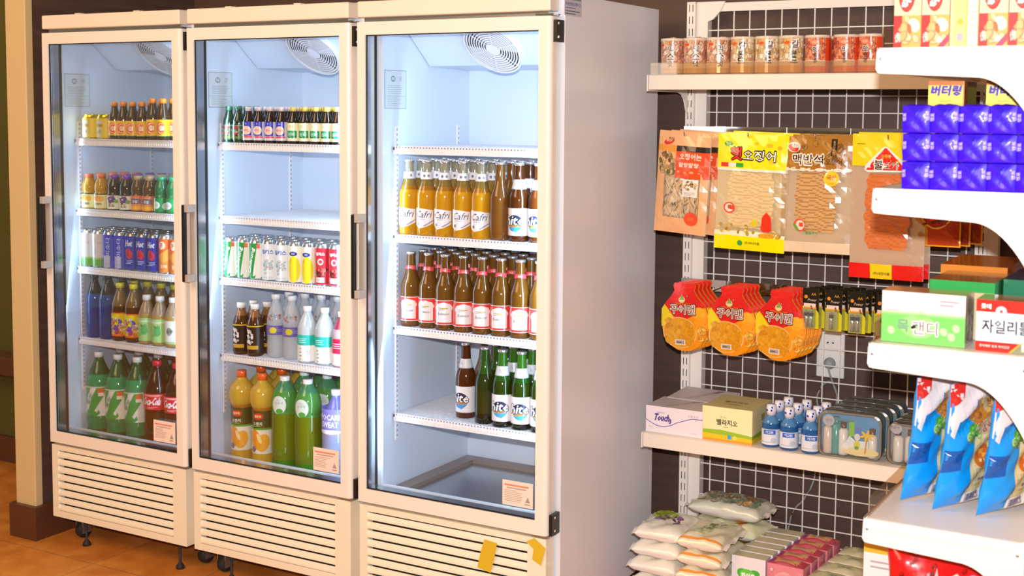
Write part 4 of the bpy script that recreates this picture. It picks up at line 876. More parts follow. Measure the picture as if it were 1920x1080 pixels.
# battery cards
def batt(two):
    t = thing('battery_card', '', 'battery pack'); W, H = .046, .112
    d = Pr(W, H, '#16130f'); d.rect(-W/2, 0, W/2, .062, '#d8cc1e', 1).poly([(-W/2, .062), (.008, .062), (W/2, .045), (W/2, .072), (-W/2, .072)], '#16130f', 2).rect(-.020, .060, .014, .070, '#e8cfc0', 3).rect(-.020, .055, .016, .060, '#e8941e', 3)
    d.ell(-.014, .088, .005, .005, '#d88a3a', 3).txt('Power', .004, .080, .008, '#e0c8a0', 3, w=.024, shear=.3).txt('AA', .008, .096, .007, '#e0a030', 3)
    mb = MB(); mb.box(-W/2, W/2, 0, .0006, 0, H, 'gloss', '#c8c01e'); d.put(mb, front(0), 'gloss'); mb.build('card', t)
    mb = MB()
    for x in ((-.010, .004) if two else (-.004,)):
        mb.lathe([(0, .006), (.0062, .006), (.0062, .050), (.002, .050), (.002, .053), (0, .053)], 'chromec', '#e6e9ea', seg=12, cx=x, cy=-.0068); mb.lathe([(.0064, .036), (.0064, .046)], 'gloss', '#5a2a1a' if not two else '#2a2a2a', seg=12, cx=x, cy=-.0068)
    mb.build('battery_cell', t)
    MB().box(-.0205, .0145, -.0138, -.0004, .003, .056, 'clear', '#eef2f0').build('blister', t); return t
pb = [Placer(batt(True)), Placer(batt(False))]
for a, x0 in enumerate((2.524, 2.588, 2.652, 2.726)):
    for k in range(5):
        pb[a % 2].put((x0+k*.010, .462+k*.024, .912-a*.001), label=f"yellow and black battery card, {ORD[a]} hook, {['front card', 'second card', 'third card', 'fourth card', 'rear card'][k]}", group='battery cards on the lower rail', rz=-.04)
# wall socket, plug and cord behind the grid
t = thing('wall_socket', 'white double wall socket behind the wire grid below the batteries', 'socket', (2.488, .80, .785))
MB().box(-.042, .042, -.012, 0, -.072, .072, 'outlet_white').build('socket_plate', t, bevel=.003)
for zz in (.034, -.026):
    mb = MB(); mb.lathe([(.0, -.001), (.017, -.001), (.0195, .0), (.021, .003), (.022, 0), (.022, -.001)], 'outlet_white', seg=20); mb.v = [(x, -.012-z, zz+y) for x, y, z in mb.v]
    for q in (-.008, .008): mb.box(q-.002, q+.002, -.0155, -.011, zz-.002, zz+.002, 'dark_gap')
    mb.build('socket_face', t)
mb = MB(); mb.lathe([(0, 0), (.018, 0), (.018, .014), (.013, .030), (.006, .034), (0, .034)], 'cord_grey', seg=16); mb.v = [(2.488+x, .799-z, .757+y) for x, y, z in mb.v]
pts = [(2.488, .768, .757), (2.492, .771, .73), (2.506, .775, .69), (2.516, .785, .65), (2.512, .785, .615), (2.49, .785, .597), (2.462, .785, .61), (2.452, .785, .65), (2.47, .785, .69), (2.495, .787, .70), (2.512, .787, .66), (2.50, .787, .59), (2.47, .787, .54), (2.455, .787, .48), (2.45, .787, .40), (2.42, .785, .33), (2.38, .785, .27), (2.36, .785, .1)]
P_ = []
for i in range(len(pts)-1):
    for q in range(4):
        f = q/4; a, b, c, e = (Vector(pts[max(i-1, 0)]), Vector(pts[i]), Vector(pts[i+1]), Vector(pts[min(i+2, len(pts)-1)]))
        P_.append(.5*((2*b)+(-a+c)*f+(2*a-5*b+4*c-e)*f*f+(-a+3*b-3*c+e)*f**3))
mb.tube(P_, .0028, 'cord_grey'); setp(mb.build('power_cord'), 'grey power plug and looping cord in the lower half of the wall socket', 'cord')

# ------------------------------------------------------------------ boxes and small goods on the middle wall shelf
def carton(name, w, d_, h, base, fr=None, rt=None, tp=None, m='paper', bevel=0, topc=None, ls=None):
    """printed carton standing on z=0, centred on its footprint; print on the front (-y), +x side and top"""
    mb = MB(); c = [base]*6
    vs = [(x, y, z) for z in (0, h) for y in (-d_/2, d_/2) for x in (-w/2, w/2)]
    mb.add(vs, [(0, 2, 3, 1), (4, 5, 7, 6), (0, 1, 5, 4), (2, 6, 7, 3), (0, 4, 6, 2), (1, 3, 7, 5)], m, [base, topc or base, base, base, ls or base, base])
    if fr: fr.put(mb, front(-d_/2), m)
    if rt: rt.put(mb, right(w/2), m)
    if tp: tp.put(mb, top(h), m)
    return mb.build(name)
d = Pr(.178, .078, '#efe3e6'); d.txt('Touch', -.038, .046, .020, '#4a3a8a', 3, w=.048, bold=.05, shear=.25).txt('3', -.012, .038, .014, '#4a3a8a', 3, bold=.06).txt('PREMIUM', -.042, .060, .004, '#8a7aa8', 2).txt('1X10', .060, .060, .007, '#9a8ac0', 2, w=.03)
q1 = [(-.089+.178*k/16, .036-.018*math.sin(PI*min(1, k/9))+(.012 if k > 9 else 0)*min(1, (k-9)/3)+.004*(k > 12)) for k in range(17)]
for a, b in zip(q1[:-1], q1[1:]): d.poly([a, b, (b[0], b[1]+.0022), (a[0], a[1]+.0022)], '#5a50b0', 2)
d.lines(-.08, -.06, .014, .017, 1, '#a898b8', 2).lines(.05, .084, .008, .012, 1, '#b8a8c8', 2)
tp = Pr(.178, .0, None) if False else Pr(); tp.poly([(-.04, -.05), (.03, .06), (.05, .06), (-.02, -.05)], '#c9b4ac', 1).rect(-.089, .03, .089, .055, '#dfd0cc', 1)
b1 = carton('tissue_box', .178, .135, .078, '#e8dadb', d, tp=tp, topc='#dccbc5'); b1.location = (2.133, .508, Z2)
setp(b1, 'white hand tissue box with blue wave, beside the cooler', 'box', 'tissue boxes on the middle wall shelf')
b2 = dup(b1, (2.15, .635, Z2+.006), .0, 'second white tissue box lying behind the blue wave box'); b2.rotation_euler = (.07, 0, -.05)
d = Pr(.150, .098, '#f3eab0'); d.poly([(-.075, .030), (-.02, .033), (.075, .024), (.075, .014), (-.075, .018)], '#9ac02a', 1).poly([(-.075, .0), (.075, .0), (.075, .016), (-.075, .020)], '#f2c41e', 1.1).rect(-.075, .0, .075, .006, '#ee9a2a', 1.2)
d.txt('벨라지오', .0, .055, .017, '#2a2418', 3, w=.062, bold=.03).txt('뽑아쓰는', -.01, .070, .005, '#8a8458', 3).lines(-.01, .01, .040, .044, 1, '#8a8458', 2).rect(.002, .008, .014, .020, '#4aa8d8', 3).ell(.024, .014, .006, .006, '#d8e060', 3)
rt = Pr(.17, .098, '#e6d6a0'); rt.poly([(-.085, .024), (.085, .030), (.085, .014), (-.085, .014)], '#8ab028', 1).rect(-.085, 0, .085, .014, '#ecc02a', 1.1).rect(-.01, .055, .02, .075, '#a8a070', 2)
tp = Pr(); tp.txt('벨라지오', 0, -.005, .02, '#7a6a3a', 2, w=.07, bold=.02).ell(0, -.035, .03, .008, '#bfae5a', 1)
b = carton('tissue_box', .150, .17, .098, '#e2d29a', d, rt, tp, topc='#d8c888'); b.location = (2.295, .528, Z2); b.rotation_euler = (0, 0, .0)
setp(b, 'cream and green tissue box with yellow base band', 'box', 'tissue boxes on the middle wall shelf')
def mouthwash():
    t = thing('mouthwash_bottle', '', 'bottle')
    pr, c, m = body([(0, 0), (.022, 0), (.025, .004), (.025, .062), (.020, .074), (.0115, .084), (.0115, .090)], [(0, '#2a6ab0'), (.06, '#5a9ad0')])
    MB().lathe(pr, 'liquid', cols=c, ms=m, seg=18).build('bottle_body', t)
    mb = MB(); mb.lathe([(0, .086), (.0125, .086), (.0145, .100), (.0125, .114), (0, .115)], 'gloss', '#e9e6ee', seg=16)
    r = random.Random(3)
    for k in range(16):
        a = r.uniform(0, 2*PI); z = r.uniform(.090, .111); rr = .0150
        pp = Pr().ell(a*rr, z, .0026, .0034, '#2a3ab8', 1, 7); pp.put(mb, wrap(rr), 'gloss')
    mb.build('spotted_cap', t)
    d = Pr(.072, .042, '#dfe2ea'); d.rect(-.022, .028, .012, .040, '#2a6ac8', 2).txt('가그린', -.005, .034, .007, '#eaf2fa', 3, bold=.04).ell(.006, .012, .008, .008, '#c0c8d4', 2).lines(-.03, .03, .004, .01, 1, '#b0b8c8', 2)
    mb = MB(); d.put(mb, lambda u, v, h: ((.0254+h)*math.sin(u/.0254), -(.0254+h)*math.cos(u/.0254), .008+v), 'gloss', su=.005); mb.build('label', t)
    return t
pl = Placer(mouthwash())
for k, (x, y) in enumerate([(2.416, .470), (2.471, .462), (2.534, .458), (2.420, .528), (2.476, .522), (2.536, .515), (2.428, .585), (2.484, .580), (2.542, .575)]):
    pl.put((x, y, Z2), .35+.1*((k*7) % 3), f"blue mouthwash bottle, {ORD[k % 3]} from the cream box, {['front', 'middle', 'rear'][k//3]} row", 'mouthwash bottles on the middle wall shelf', scale=1.04)
def pouch(kind, W=.172, H=.125, D=.05):
    t = thing('toiletry_pouch', '', 'travel set')
    def rr(w, h, r, n=5):
        o = []
        for cx, cy, a0 in ((w/2-r, r, -PI/2), (w/2-r, h-r, 0), (-w/2+r, h-r, PI/2), (-w/2+r, r, PI)):
            o += [(cx+r*math.cos(a0+PI/2*k/n), cy+r*math.sin(a0+PI/2*k/n)) for k in range(n+1)]
        return o
    o = rr(W, H, .024)
    mb = MB(); inn = [(a*.93, .0045+b*.93) for a, b in o]; n = len(o)
    mb.add([(a, -D/2, b) for a, b in o]+[(a, -D/2-.002, b) for a, b in inn], [(i, (i+1) % n, n+(i+1) % n, n+i) for i in range(n)], 'gloss', '#7d7668')
    mb.add([(a, -D/2, b) for a, b in o]+[(a*1.0, D/2, b) for a, b in o], [(i, n+i, n+(i+1) % n, (i+1) % n) for i in range(n)], 'glass', '#a8a49c', True)
    mb.add([(a, y, b) for y in (-D/2-.001, -D/2+.006) for a, b in [(p*1.012, q*1.01) for p, q in o]], [(i, (i+1) % n, n+(i+1) % n, n+i) for i in range(n)], 'gloss', '#6d6558')
    mb.add([(a, y, b) for y in (D/2-.004, D/2+.001) for a, b in [(p*1.012, q*1.01) for p, q in o]], [(i, (i+1) % n, n+(i+1) % n, n+i) for i in range(n)], 'gloss', '#6d6558')
    mb.add([(a, D/2, b) for a, b in o], [tuple(range(n-1, -1, -1))], 'gloss', '#4aa8dc' if kind == 0 else '#9aa4ac'); mb.build('pouch_shell', t)
    mb = MB(); mb.add([(a, -D/2-.0022, b) for a, b in inn], [tuple(range(n))], 'clear', '#f2f6f6'); mb.build('clear_window', t)
    mb = MB(); mb.tube([(-W/2*.8, 0, H+.001), (0, 0, H+.003), (W/2*.8, 0, H+.001)], .0022, 'gloss', '#5d564c'); mb.build('zip', t)
    for k, (x, c, hh, cc) in enumerate(((-.062, '#e8cfc0', .075, None), (-.040, '#2a9a98', .085, '#2a9a98'), (-.020, '#efe6da', .072, '#4a2c1c'), (.058, '#f0e8de', .062, '#4a2c1c')) if kind == 0 else ((-.055, '#e6ddd2', .070, '#4a3020'), (-.022, '#e9e0d4', .072, '#3a2418'), (.012, '#e0c8a0', .070, '#5a3a24'), (.045, '#e6ddd2', .07, '#3a2418'))):
        mb = MB(); mb.lathe([(0, .004), (.013, .004), (.0145, .008), (.0145, hh), (.007, hh+.007), (0, hh+.007)], 'gloss', c, seg=14, cx=x, cy=-.004)
        if cc: mb.lathe([(.0085, hh+.006), (.0085, hh+.022), (0, hh+.022)], 'gloss', cc, seg=12, cx=x, cy=-.004)
        mb.build('travel_bottle', t)
    mb = MB(); pp = Pr()
    if kind == 0:
        pp.poly([(-.015, .035), (.0, .062), (.014, .05), (.05, .05), (.05, .030), (.0, .022)], '#e4eef2', 1).ell(.03, .02, .05, .012, '#f2dcA0', 1.2).ell(.020, .060, .008, .010, '#e8e4e0', 2).ell(.020, .038, .009, .012, '#d8d83a', 2.1).ell(.019, .030, .006, .005, '#4a9a3a', 2.3)
        pp.poly([(.040, .016), (.044, .016), (.048, .060), (.044, .060)], '#c8943a', 3)
        for k in range(6): a = k*PI/3+.3; pp.ell(.046+.010*math.cos(a), .066+.007*math.sin(a), .010, .0035, '#f0c81e', 3.2, 8, a)
        pp.rect(-.002, .06, .012, .10, '#7ac83a', .8).rect(.014, .062, .032, .088, '#3a7ad0', .9).ell(-.010, .032, .010, .009, '#f4f0ec', 2)
        pp.rect(-.05, .1, .01, .106, '#3a8a9a', .9)
    pp.ell(-.058, .098, .016, .016, '#b8bcc4', 4, 16).txt('여행', -.058, .098, .009, '#6a6a88', 5)
    pp.put(mb, front(-D/2+.006 if False else -.020), 'gloss'); mb.build('printed_card', t)
    return t
p0, p1 = Placer(pouch(0)), Placer(pouch(1, .16, .112, .05))
for k in range(4): p0.put((2.642+k*.006, .475+k*.058, Z2), .06, f"clear toiletry pouch with palm tree card, {['front one', 'second', 'third', 'rear one'][k]}", 'toiletry pouches on the middle wall shelf')
for k in range(3): p1.put((2.824, .480+k*.06, Z2), .02, f"clear toiletry pouch of white travel bottles, {['front one', 'second', 'rear one'][k]}", 'toiletry pouches on the middle wall shelf')

# ------------------------------------------------------------------ pillow packs
def pillow(name, W, H, T, face, m, design, cat='pack', amp=.003, seed=1, sides=None, seal=0, pw=2.2):
    """soft pack lying flat: W along x, H along y, T thick; printed on top, skirt to the bottom"""
    r = random.Random(seed); ph = [r.uniform(0, 6) for _ in range(8)]
    def hgt(u, v):
        a = max(0, 1-abs(2*u/W)**pw)**.5; b = max(0, 1-abs(2*v/H)**pw)**.5
        n = amp*(math.sin(u*60+ph[0])*math.sin(v*55+ph[1])+.6*math.sin((u-v)*90+ph[2])+.4*math.sin((u*1.3+v)*140+ph[3]))
        return a*b*(T/2+n)
    mb = MB(); nu, nv = 22, 20
    us = [-W/2*math.cos(PI*i/nu) for i in range(nu+1)]; vv = [-H/2*math.cos(PI*j/nv) for j in range(nv+1)]
    for sgn in (1, -1):
        vs = [(u, v, T/2+sgn*hgt(u, v)) for v in vv for u in us]
        mb.add(vs, [(j*(nu+1)+i, j*(nu+1)+i+1, (j+1)*(nu+1)+i+1, (j+1)*(nu+1)+i) if sgn > 0 else (j*(nu+1)+i, (j+1)*(nu+1)+i, (j+1)*(nu+1)+i+1, j*(nu+1)+i+1) for j in range(nv) for i in range(nu)], m, face if sgn > 0 else (sides or face), True)
    if design: design.put(mb, lambda u, v, h: (u, v, T/2+hgt(u, v)+h), m, su=.010, sv=.010, lift=.0001, h0=.0008, clipbox=(-W/2*.97, -H/2*.97, W/2*.97, H/2*.97))
    if seal:
        for s in (-1, 1):
            n = 10; vs = []
            for k in range(n+1):
                v = -H/2*.9+H*.9*k/n; wv = .003*math.sin(k*1.7+ph[4]); vs += [(s*(W/2-.004), v, T/2+wv), (s*(W/2+seal), v+.003*((k % 2)*2-1), T/2+wv*2)]
            mb.add(vs, [(2*k, 2*k+1, 2*k+3, 2*k+2) for k in range(n)], m, sides or face, True)
    return mb.build(name)
BZ = .122
def stack(x, y, specs, desc, grp, rz=0):
    z = BZ
    for k, (o, T) in enumerate(specs): pass
# wet wipe stacks
d = Pr(); d.ell(-.025, .04, .040, .045, '#a8c02a', 1, 14, .3).nuts(-.035, .035, -.030, .030, ['#8a5a8a', '#a070a0', '#6a4070'], .009, 26, 2, 5)
wa = pillow('wet_wipe_pack', .145, .200, .047, '#f6f0e0', 'crisp', d, seed=2, sides='#faf2ea', seal=.010, pw=5)
d = Pr(); d.poly([(-.06, -.06), (.02, .08), (.06, .08), (.0, -.06)], '#c9cfa0', 1).poly([(-.03, -.02), (.0, .05), (.03, .05), (.01, -.02)], '#7a8a5a', 1.2).rect(-.1, -.092, .1, -.084, '#ee9a3a', 1.5)
wb = pillow('wet_wipe_pack', .135, .200, .047, '#e9e2c4', 'crisp', d, seed=5, sides='#faf0e8', seal=.012, pw=5)
d = Pr(); d.rect(-.09, -.05, .09, .06, '#8fa08a', 1).nuts(-.085, .085, -.045, .055, ['#a89a4a', '#c8a070', '#7a9a80', '#b8b090', '#d8c89a', '#b87a4a'], .016, 40, 1.2, 9)
wc = pillow('wet_wipe_pack', .225, .150, .055, '#d9dccb', 'crisp', d, seed=8, sides='#ece6e0', seal=.014, pw=4)
d = Pr(); d.ell(-.03, .0, .04, .03, '#d9e08a', 1).rect(.03, -.06, .06, .06, '#eea05a', 1)
wd = pillow('wet_wipe_pack', .225, .150, .050, '#eef0c8', 'crisp', d, seed=11, sides='#f0eadc', seal=.014, pw=4)
PA, PB, PC, PD = Placer(wa), Placer(wb), Placer(wc), Placer(wd)
for p_ in (wa, wb, wc, wd): setp(p_, '', 'wet wipes', 'wet wipe packs on the bottom wall shelf')
zz = BZ
for k in range(4):
    top_ = k == 3
    PA.put((2.122+[.003, -.006, .0, .004][k], .425+.003*k, zz), .03*(k-1), ['purple grape wet wipe pack on top of its pile', 'white wet wipe pack just under the grape one', 'third wet wipe pack down in the grape pile', 'lowest wet wipe pack in the grape pile'][3-k], 'wet wipe packs on the bottom wall shelf'); zz += .0490
zz = BZ
for k in range(4):
    PB.put((2.262+[.003, -.002, .004, .0][k], .422, zz), -.04+.05*(k % 2), ['green striped wet wipe pack on top of its pile', 'orange-edged wet wipe pack second in its pile', 'third wet wipe pack in the orange-edged pile', 'lowest wet wipe pack of the orange-edged pile'][3-k], 'wet wipe packs on the bottom wall shelf'); zz += .0490
zz = BZ
for k in range(4):
    (PC if k == 3 else PD).put((2.245+.006*(k % 2), .622, zz), -.10+.06*(k % 2), ['clear-topped wipe pack on the rear pile', 'yellow wipe pack under the clear-topped one', 'middle wipe pack of the rear pile', 'lowest wipe pack of the rear pile'][3-k], 'wet wipe packs on the bottom wall shelf'); zz += .0580
# pad boxes with a green badge
d = Pr(.098, .142, '#ece6ea'); hh = [(0+.034*math.sin(a)**3*1.0, .088+.030*(.8*math.cos(a)-.3*math.cos(2*a)-.12*math.cos(3*a))) for a in [2*PI*k/22 for k in range(22)]]
d.poly(hh, '#4ab83a', 1).ell(-.004, .090, .022, .018, '#6acc4a', 1.2).txt('화이트', -.001, .089, .014, '#f0f8ee', 3, w=.040, bold=.08)
tp = Pr(); tp.rect(-.049, -.0205, .049, .0205, '#cfc9a8', 1)
cb = carton('pad_box', .098, .043, .142, '#dcd3e0', d, None, tp, topc='#cfc9a8'); cb.data.name = 'pad_box'
setp(cb, '', 'box'); pl = Placer(cb)
for k in range(6): pl.put((2.390+k*.004, .402+k*.050, BZ), .0, f"white pad box with green badge, {['front one', 'second', 'third', 'fourth', 'fifth', 'rear one'][k]}", 'green badge pad boxes')
def soft(name, W, D, H, base, fr, tp, m='crisp', seed=1, tpc=None, amp=.0025):
    """soft upright pack: rounded, slightly puffed block"""
    r = random.Random(seed); ph = [r.uniform(0, 6) for _ in range(6)]; mb = MB()
    def F(u, v, h): a = max(0, 1-abs(2*u/W)**3)*max(0, 1-abs(2*v/H-1)**3); return (u, -D/2-.006*a-amp*math.sin(u*80+ph[0])*math.sin(v*70+ph[1])*a**.5-h, v)
    def Tp(u, v, h): a = max(0, 1-abs(2*u/W)**3)*max(0, 1-abs(2*v/D)**3); return (u, v, H+.008*a+amp*math.sin(u*90+ph[2])*math.sin(v*110+ph[3])*a**.5+h)
    def R_(u, v, h): a = max(0, 1-abs(2*u/D)**3)*max(0, 1-abs(2*v/H-1)**3); return (W/2+.004*a+h, u, v)
    def L_(u, v, h): x, y, z = R_(u, v, h); return (-x, y, z)
    def B_(u, v, h): return (u, D/2, v)
    for fn, a, b, c, d_, col in ((F, -W/2, 0, W/2, H, base), (Tp, -W/2, -D/2, W/2, D/2, tpc or base), (R_, -D/2, 0, D/2, H, base), (L_, -D/2, 0, D/2, H, base), (B_, -W/2, 0, W/2, H, base)):
        n1, n2 = 10, 10; vs = [fn(a+(c-a)*i/n1, b+(d_-b)*j/n2, 0) for j in range(n2+1) for i in range(n1+1)]
        mb.add(vs, [(j*(n1+1)+i, j*(n1+1)+i+1, (j+1)*(n1+1)+i+1, (j+1)*(n1+1)+i) for j in range(n2) for i in range(n1)], m, col, True)
    if fr: fr.put(mb, F, m, su=.01, sv=.01, h0=.0008, clipbox=(-W/2, 0, W/2, H))
    if tp: tp.put(mb, Tp, m, su=.01, sv=.01, h0=.0008, clipbox=(-W/2, -D/2, W/2, D/2))
    return mb.build(name)
d = Pr(); d.rect(-.052, 0, .052, .14, '#e88a96', 0).ell(0, .085, .034, .036, '#f2b0b0', 1, 18).ell(0, .085, .030, .032, '#efa0a4', 1.2, 18).txt('소프트', 0, .088, .016, '#6a4050', 3, w=.050, bold=.02).ell(-.038, .122, .007, .007, '#c86a88', 2).ell(-.038, .122, .005, .005, '#f2c8c8', 3).poly([(-.052, 0), (-.052, .09), (-.02, .0)], '#a84a9a', 1.5)
tp = Pr(); tp.rect(-.052, -.022, .052, .022, '#c84a5a', 1).rect(-.034, -.018, .034, .016, '#dca078', 1.4).ell(-.046, 0, .008, .016, '#8a3a8a', 1.5)
sp = soft('sanitary_pad_pack', .104, .052, .138, '#d8788c', d, tp, seed=3, tpc='#d05a6c'); setp(sp, '', 'pad pack'); pl = Placer(sp)
for k in range(5): pl.put((2.497+k*.004, .405+k*.060, BZ), -.05+.03*(k % 2), f"pink soft pad pack, {['front one', 'second', 'third', 'fourth', 'rear one'][k]}", 'pink pad packs on the bottom wall shelf')
d = Pr(); d.rect(-.055, 0, .055, .12, '#ece4cc', 0).ell(-.01, .07, .034, .022, '#6ab0d0', 1, 16).txt('생리대', 0, .072, .012, '#e4f0f4', 3, bold=.04)
tp = Pr(); tp.ell(.0, .0, .040, .018, '#d2d2a0', 1, 16).ell(.0, -.004, .016, .006, '#6ab0c0', 2, 10, .3).lines(-.02, .02, .006, .010, 1, '#8a8a60', 2)
sp = soft('sanitary_pad_pack', .122, .072, .118, '#e8e0ca', d, tp, seed=7, tpc='#dfd9b4'); setp(sp, '', 'pad pack'); pl = Placer(sp)
for k in range(4): pl.put((2.620+k*.006, .410+k*.080, BZ), -.08+.05*(k % 2), f"cream and blue pad pack, {['front one', 'second', 'third', 'rear one'][k]}", 'cream pad packs on the bottom wall shelf')

# ------------------------------------------------------------------ shelving run along the other wall, its end toward the room
gd = thing('shop_shelving', 'white metal shelving run with curved end brackets, stocked with snacks and sweets', 'shelving', (0, 0, 0))
GX0, GX1, GYE, GYB = 2.957, 3.245, -.60, .30
for yy in (GYE+.004, GYB-.03):
    mb = MB(); mb.box(3.262, 3.295, yy, yy+.03, 0, 1.95, 'rack_paint'); mb.build('slotted_post', gd)
MB().box(3.272, 3.278, GYE+.034, GYB-.03, .05, 1.93, 'rack_paint').build('back_panel', gd)
def bracket(z, x0, k=1.):
    n = 12; pts = [(x0+.006, z-.001), (x0+.001, z-.008), (x0, z-.040), (x0+.004, z-.047), (x0+.010, z-.048)]
    for j in range(n+1):
        t_ = j/n; a = x0+.175+(.113)*t_; pts.append((a, z-.056-.105*(t_**2.1)))
    pts += [(GX1+.002, z-.161), (GX1+.002, z+.004), (GX1-.004, z-.001)]
    return pts
GZ = [1.627, 1.368, 1.077, .741, .43]
for k, z in enumerate(GZ):
    x0 = GX0-(.004 if k == 4 else 0); mb = MB()
    mb.box(x0+.002, GX1, GYE+.004, GYB, z-.003, z-.0008, 'rack_paint'); mb.box(x0+.001, x0+.004, GYE+.004, GYB, z-.044, z-.0008, 'rack_paint'); mb.box(x0+.002, x0+.02, GYE+.004, GYB, z-.046, z-.043, 'rack_paint')
    sh = mb.build('shelf_board', gd)
    for y in (GYE, GYB):
        mb = MB(); mb.prism(bracket(z, x0), lambda a, b, d: (a, d, b), y, y+.004, 'rack_paint')
        mb.prism([(x0+.02, z-.0205), (GX1-.03, z-.0205), (GX1-.03, z-.0212), (x0+.02, z-.0212)], lambda a, b, d: (a, d, b), y-.0004, y, 'grey_plastic')
        br = mb.build('shelf_bracket', sh)
        if y == GYE:
            for xx in (x0+.009, GX1-.010):
                mb = MB(); mb.lathe([(0, 0), (.0028, 0), (.0028, .001), (.0016, .0016), (0, .0016)], 'aluminium', seg=10); mb.v = [(xx+a, y-c, z-.021-(.004 if xx > 3.1 else 0)+b) for a, b, c in mb.v]; mb.lathe([(0, 0)], 'aluminium', seg=3) if False else None
                mb.build('screw', sh)
    if k in (0, 2, 3):
        g = MB(); hgt_ = .037; g.box(x0+.008, x0+.0092, GYE+.008, GYB-.01, z, z+hgt_, 'clear', '#efe0cc'); g.build('clear_guard', sh)
# almond snack cartons on its top shelf
d = Pr(.0485, .172, '#e0cda6'); d.rect(-.02425, 0, .02425, .058, '#f0a850', 1).rect(-.02425, 0, -.0095, .058, '#ee2420', 1.2).nuts(-.008, .022, .006, .054, ['#f0b070', '#e8c090'], .010, 8, 1.25, 4).ell(.012, .040, .010, .013, '#f4ead8', 2, 12, .4).ell(.004, .034, .004, .010, '#b8642a', 2.2, 10, .2)
d.ell(-.002, .096, .015, .032, '#c8201e', 2, 20).ell(-.002, .096, .013, .029, '#e0382c', 2.1, 20).txt('아몬드', -.017, .018, .009, '#f8e0d8', 3, w=.018, rot=-PI/2, bold=.05).txt('Ricla', -.001, .095, .015, '#f8f0e4', 3, w=.046, rot=-PI/2-.1, bold=.06, shear=.2)
d2 = Pr(.0485, .172, '#e0cda6'); d2.p += d.p[1:]; d2.poly([(.004, 0), (.02425, .024), (.02425, .010), (.016, 0)], '#c83a5a', 1.4).poly([(-.0, .008), (.008, .02), (.016, .008)], '#ecc8d0', 1.35)
db = Pr(.0485, .172, '#e0c898'); db.rect(-.019, .002, .004, .17, '#f0d080', 1).rect(.006, .002, .022, .17, '#f2d8cc', 1).ell(-.007, .044, .006, .006, '#b8b040', 2).rect(-.012, .010, -.002, .024, '#a8a4b0', 2).lines(-.017, .002, .060, .16, 10, '#d8c080', 2).lines(.008, .020, .02, .16, 12, '#d8b8a8', 2, 5).rect(.003, 0, .005, .172, '#d8b030', 2)
ca = carton('almond_snack_carton', .0485, .028, .172, '#ecd8b4', d, topc='#ecd8b4'); setp(ca, '', 'carton')
cc = carton('almond_snack_carton', .0485, .028, .172, '#ecd8b4', d2, topc='#ecd8b4'); setp(cc, '', 'carton')
cbk = carton('almond_snack_carton', .0485, .028, .172, '#ecd8b4', db, topc='#ecd8b4'); setp(cbk, '', 'carton')
ga, gb, gc = Placer(ca), Placer(cc), Placer(cbk)
LB = ['plain orange almond snack carton at the shelf tip', 'almond snack carton second from the shelf tip', 'cream carton turned to show its back panel', 'almond snack carton just past the turned cream one', 'almond snack carton cut by the picture edge']
for k, P_k in enumerate((ga, gb, gc, gb, gb)): P_k.put((3.008+k*.0502, -.568, GZ[0]), 0, LB[k], 'almond snack cartons on the top shelf')
for k in range(5): gb.put((3.008+k*.0502, -.530, GZ[0]), 0, f'almond snack carton hidden in the second row, {ORD[k]} from shelf tip', 'almond snack cartons on the top shelf')
# purple foil cubes
def foilcube():
    s_ = .049; r = random.Random(4); N_ = 8; mb = MB()
    def face(fn, lab):
        def g(u, v, h): a = (1-abs(2*u/s_)**4)*(1-abs(2*v/s_)**4); n = .0012*math.sin(u*160+1)*math.sin(v*140)+.0009*math.sin((u+v)*230); return fn(u, v, max(0, a)*(.0026+n)+h-.0026*(1-max(0, a))*.4)
        vs = [g(-s_/2+s_*i/N_, -s_/2+s_*j/N_, 0) for j in range(N_+1) for i in range(N_+1)]
        mb.add(vs, [(j*(N_+1)+i, j*(N_+1)+i+1, (j+1)*(N_+1)+i+1, (j+1)*(N_+1)+i) for j in range(N_) for i in range(N_)], 'foilcube', '#3a0ee0', True)
        if lab:
            p = Pr(); p.txt('멘토', .020, .006, .006, '#b8a8f0', 1, w=.016, rot=PI/2, bold=.06).txt('멘토', -.021, .004, .006, '#b8a8f0', 1, w=.014, rot=PI/2, bold=.06)
            p.poly([(-.016, .022), (.016, .022), (0, .006)], '#2e0ac0', .5).poly([(-.018, -.022), (.018, -.022), (0, -.008)], '#4a1cf0', .5); p.put(mb, g, 'foilcube', su=.006, sv=.006, h0=.0006)
    h = s_/2
    face(lambda u, v, q: (u, -h-q, h+v), True); face(lambda u, v, q: (h+q, u, h+v), True); face(lambda u, v, q: (u, v, 2*h+q), False); face(lambda u, v, q: (-h-q, u, h+v), False); face(lambda u, v, q: (u, h+q, h+v), False)
    mb.add([(-h, -h, .001), (h, -h, .001), (h, h, .001), (-h, h, .001)], [(0, 1, 2, 3)], 'foilcube', '#3a0ee0')
    return mb.build('foil_wrapped_sweet_box')
fc = foilcube(); setp(fc, '', 'sweet box'); pl = Placer(fc)
for row in range(3):
    for k in range(5):
        pl.put((3.034+k*.0497+(.002 if row == 2 and k == 2 else 0)-(.001*row), -.570+.002*((k+row) % 2), GZ[1]+row*.0515), .015*((k*3+row*5) % 3-1), f"purple foil sweet box, {['bottom', 'middle', 'top'][row]} layer, {ORD[k]} from the shelf tip", 'purple foil sweet boxes')
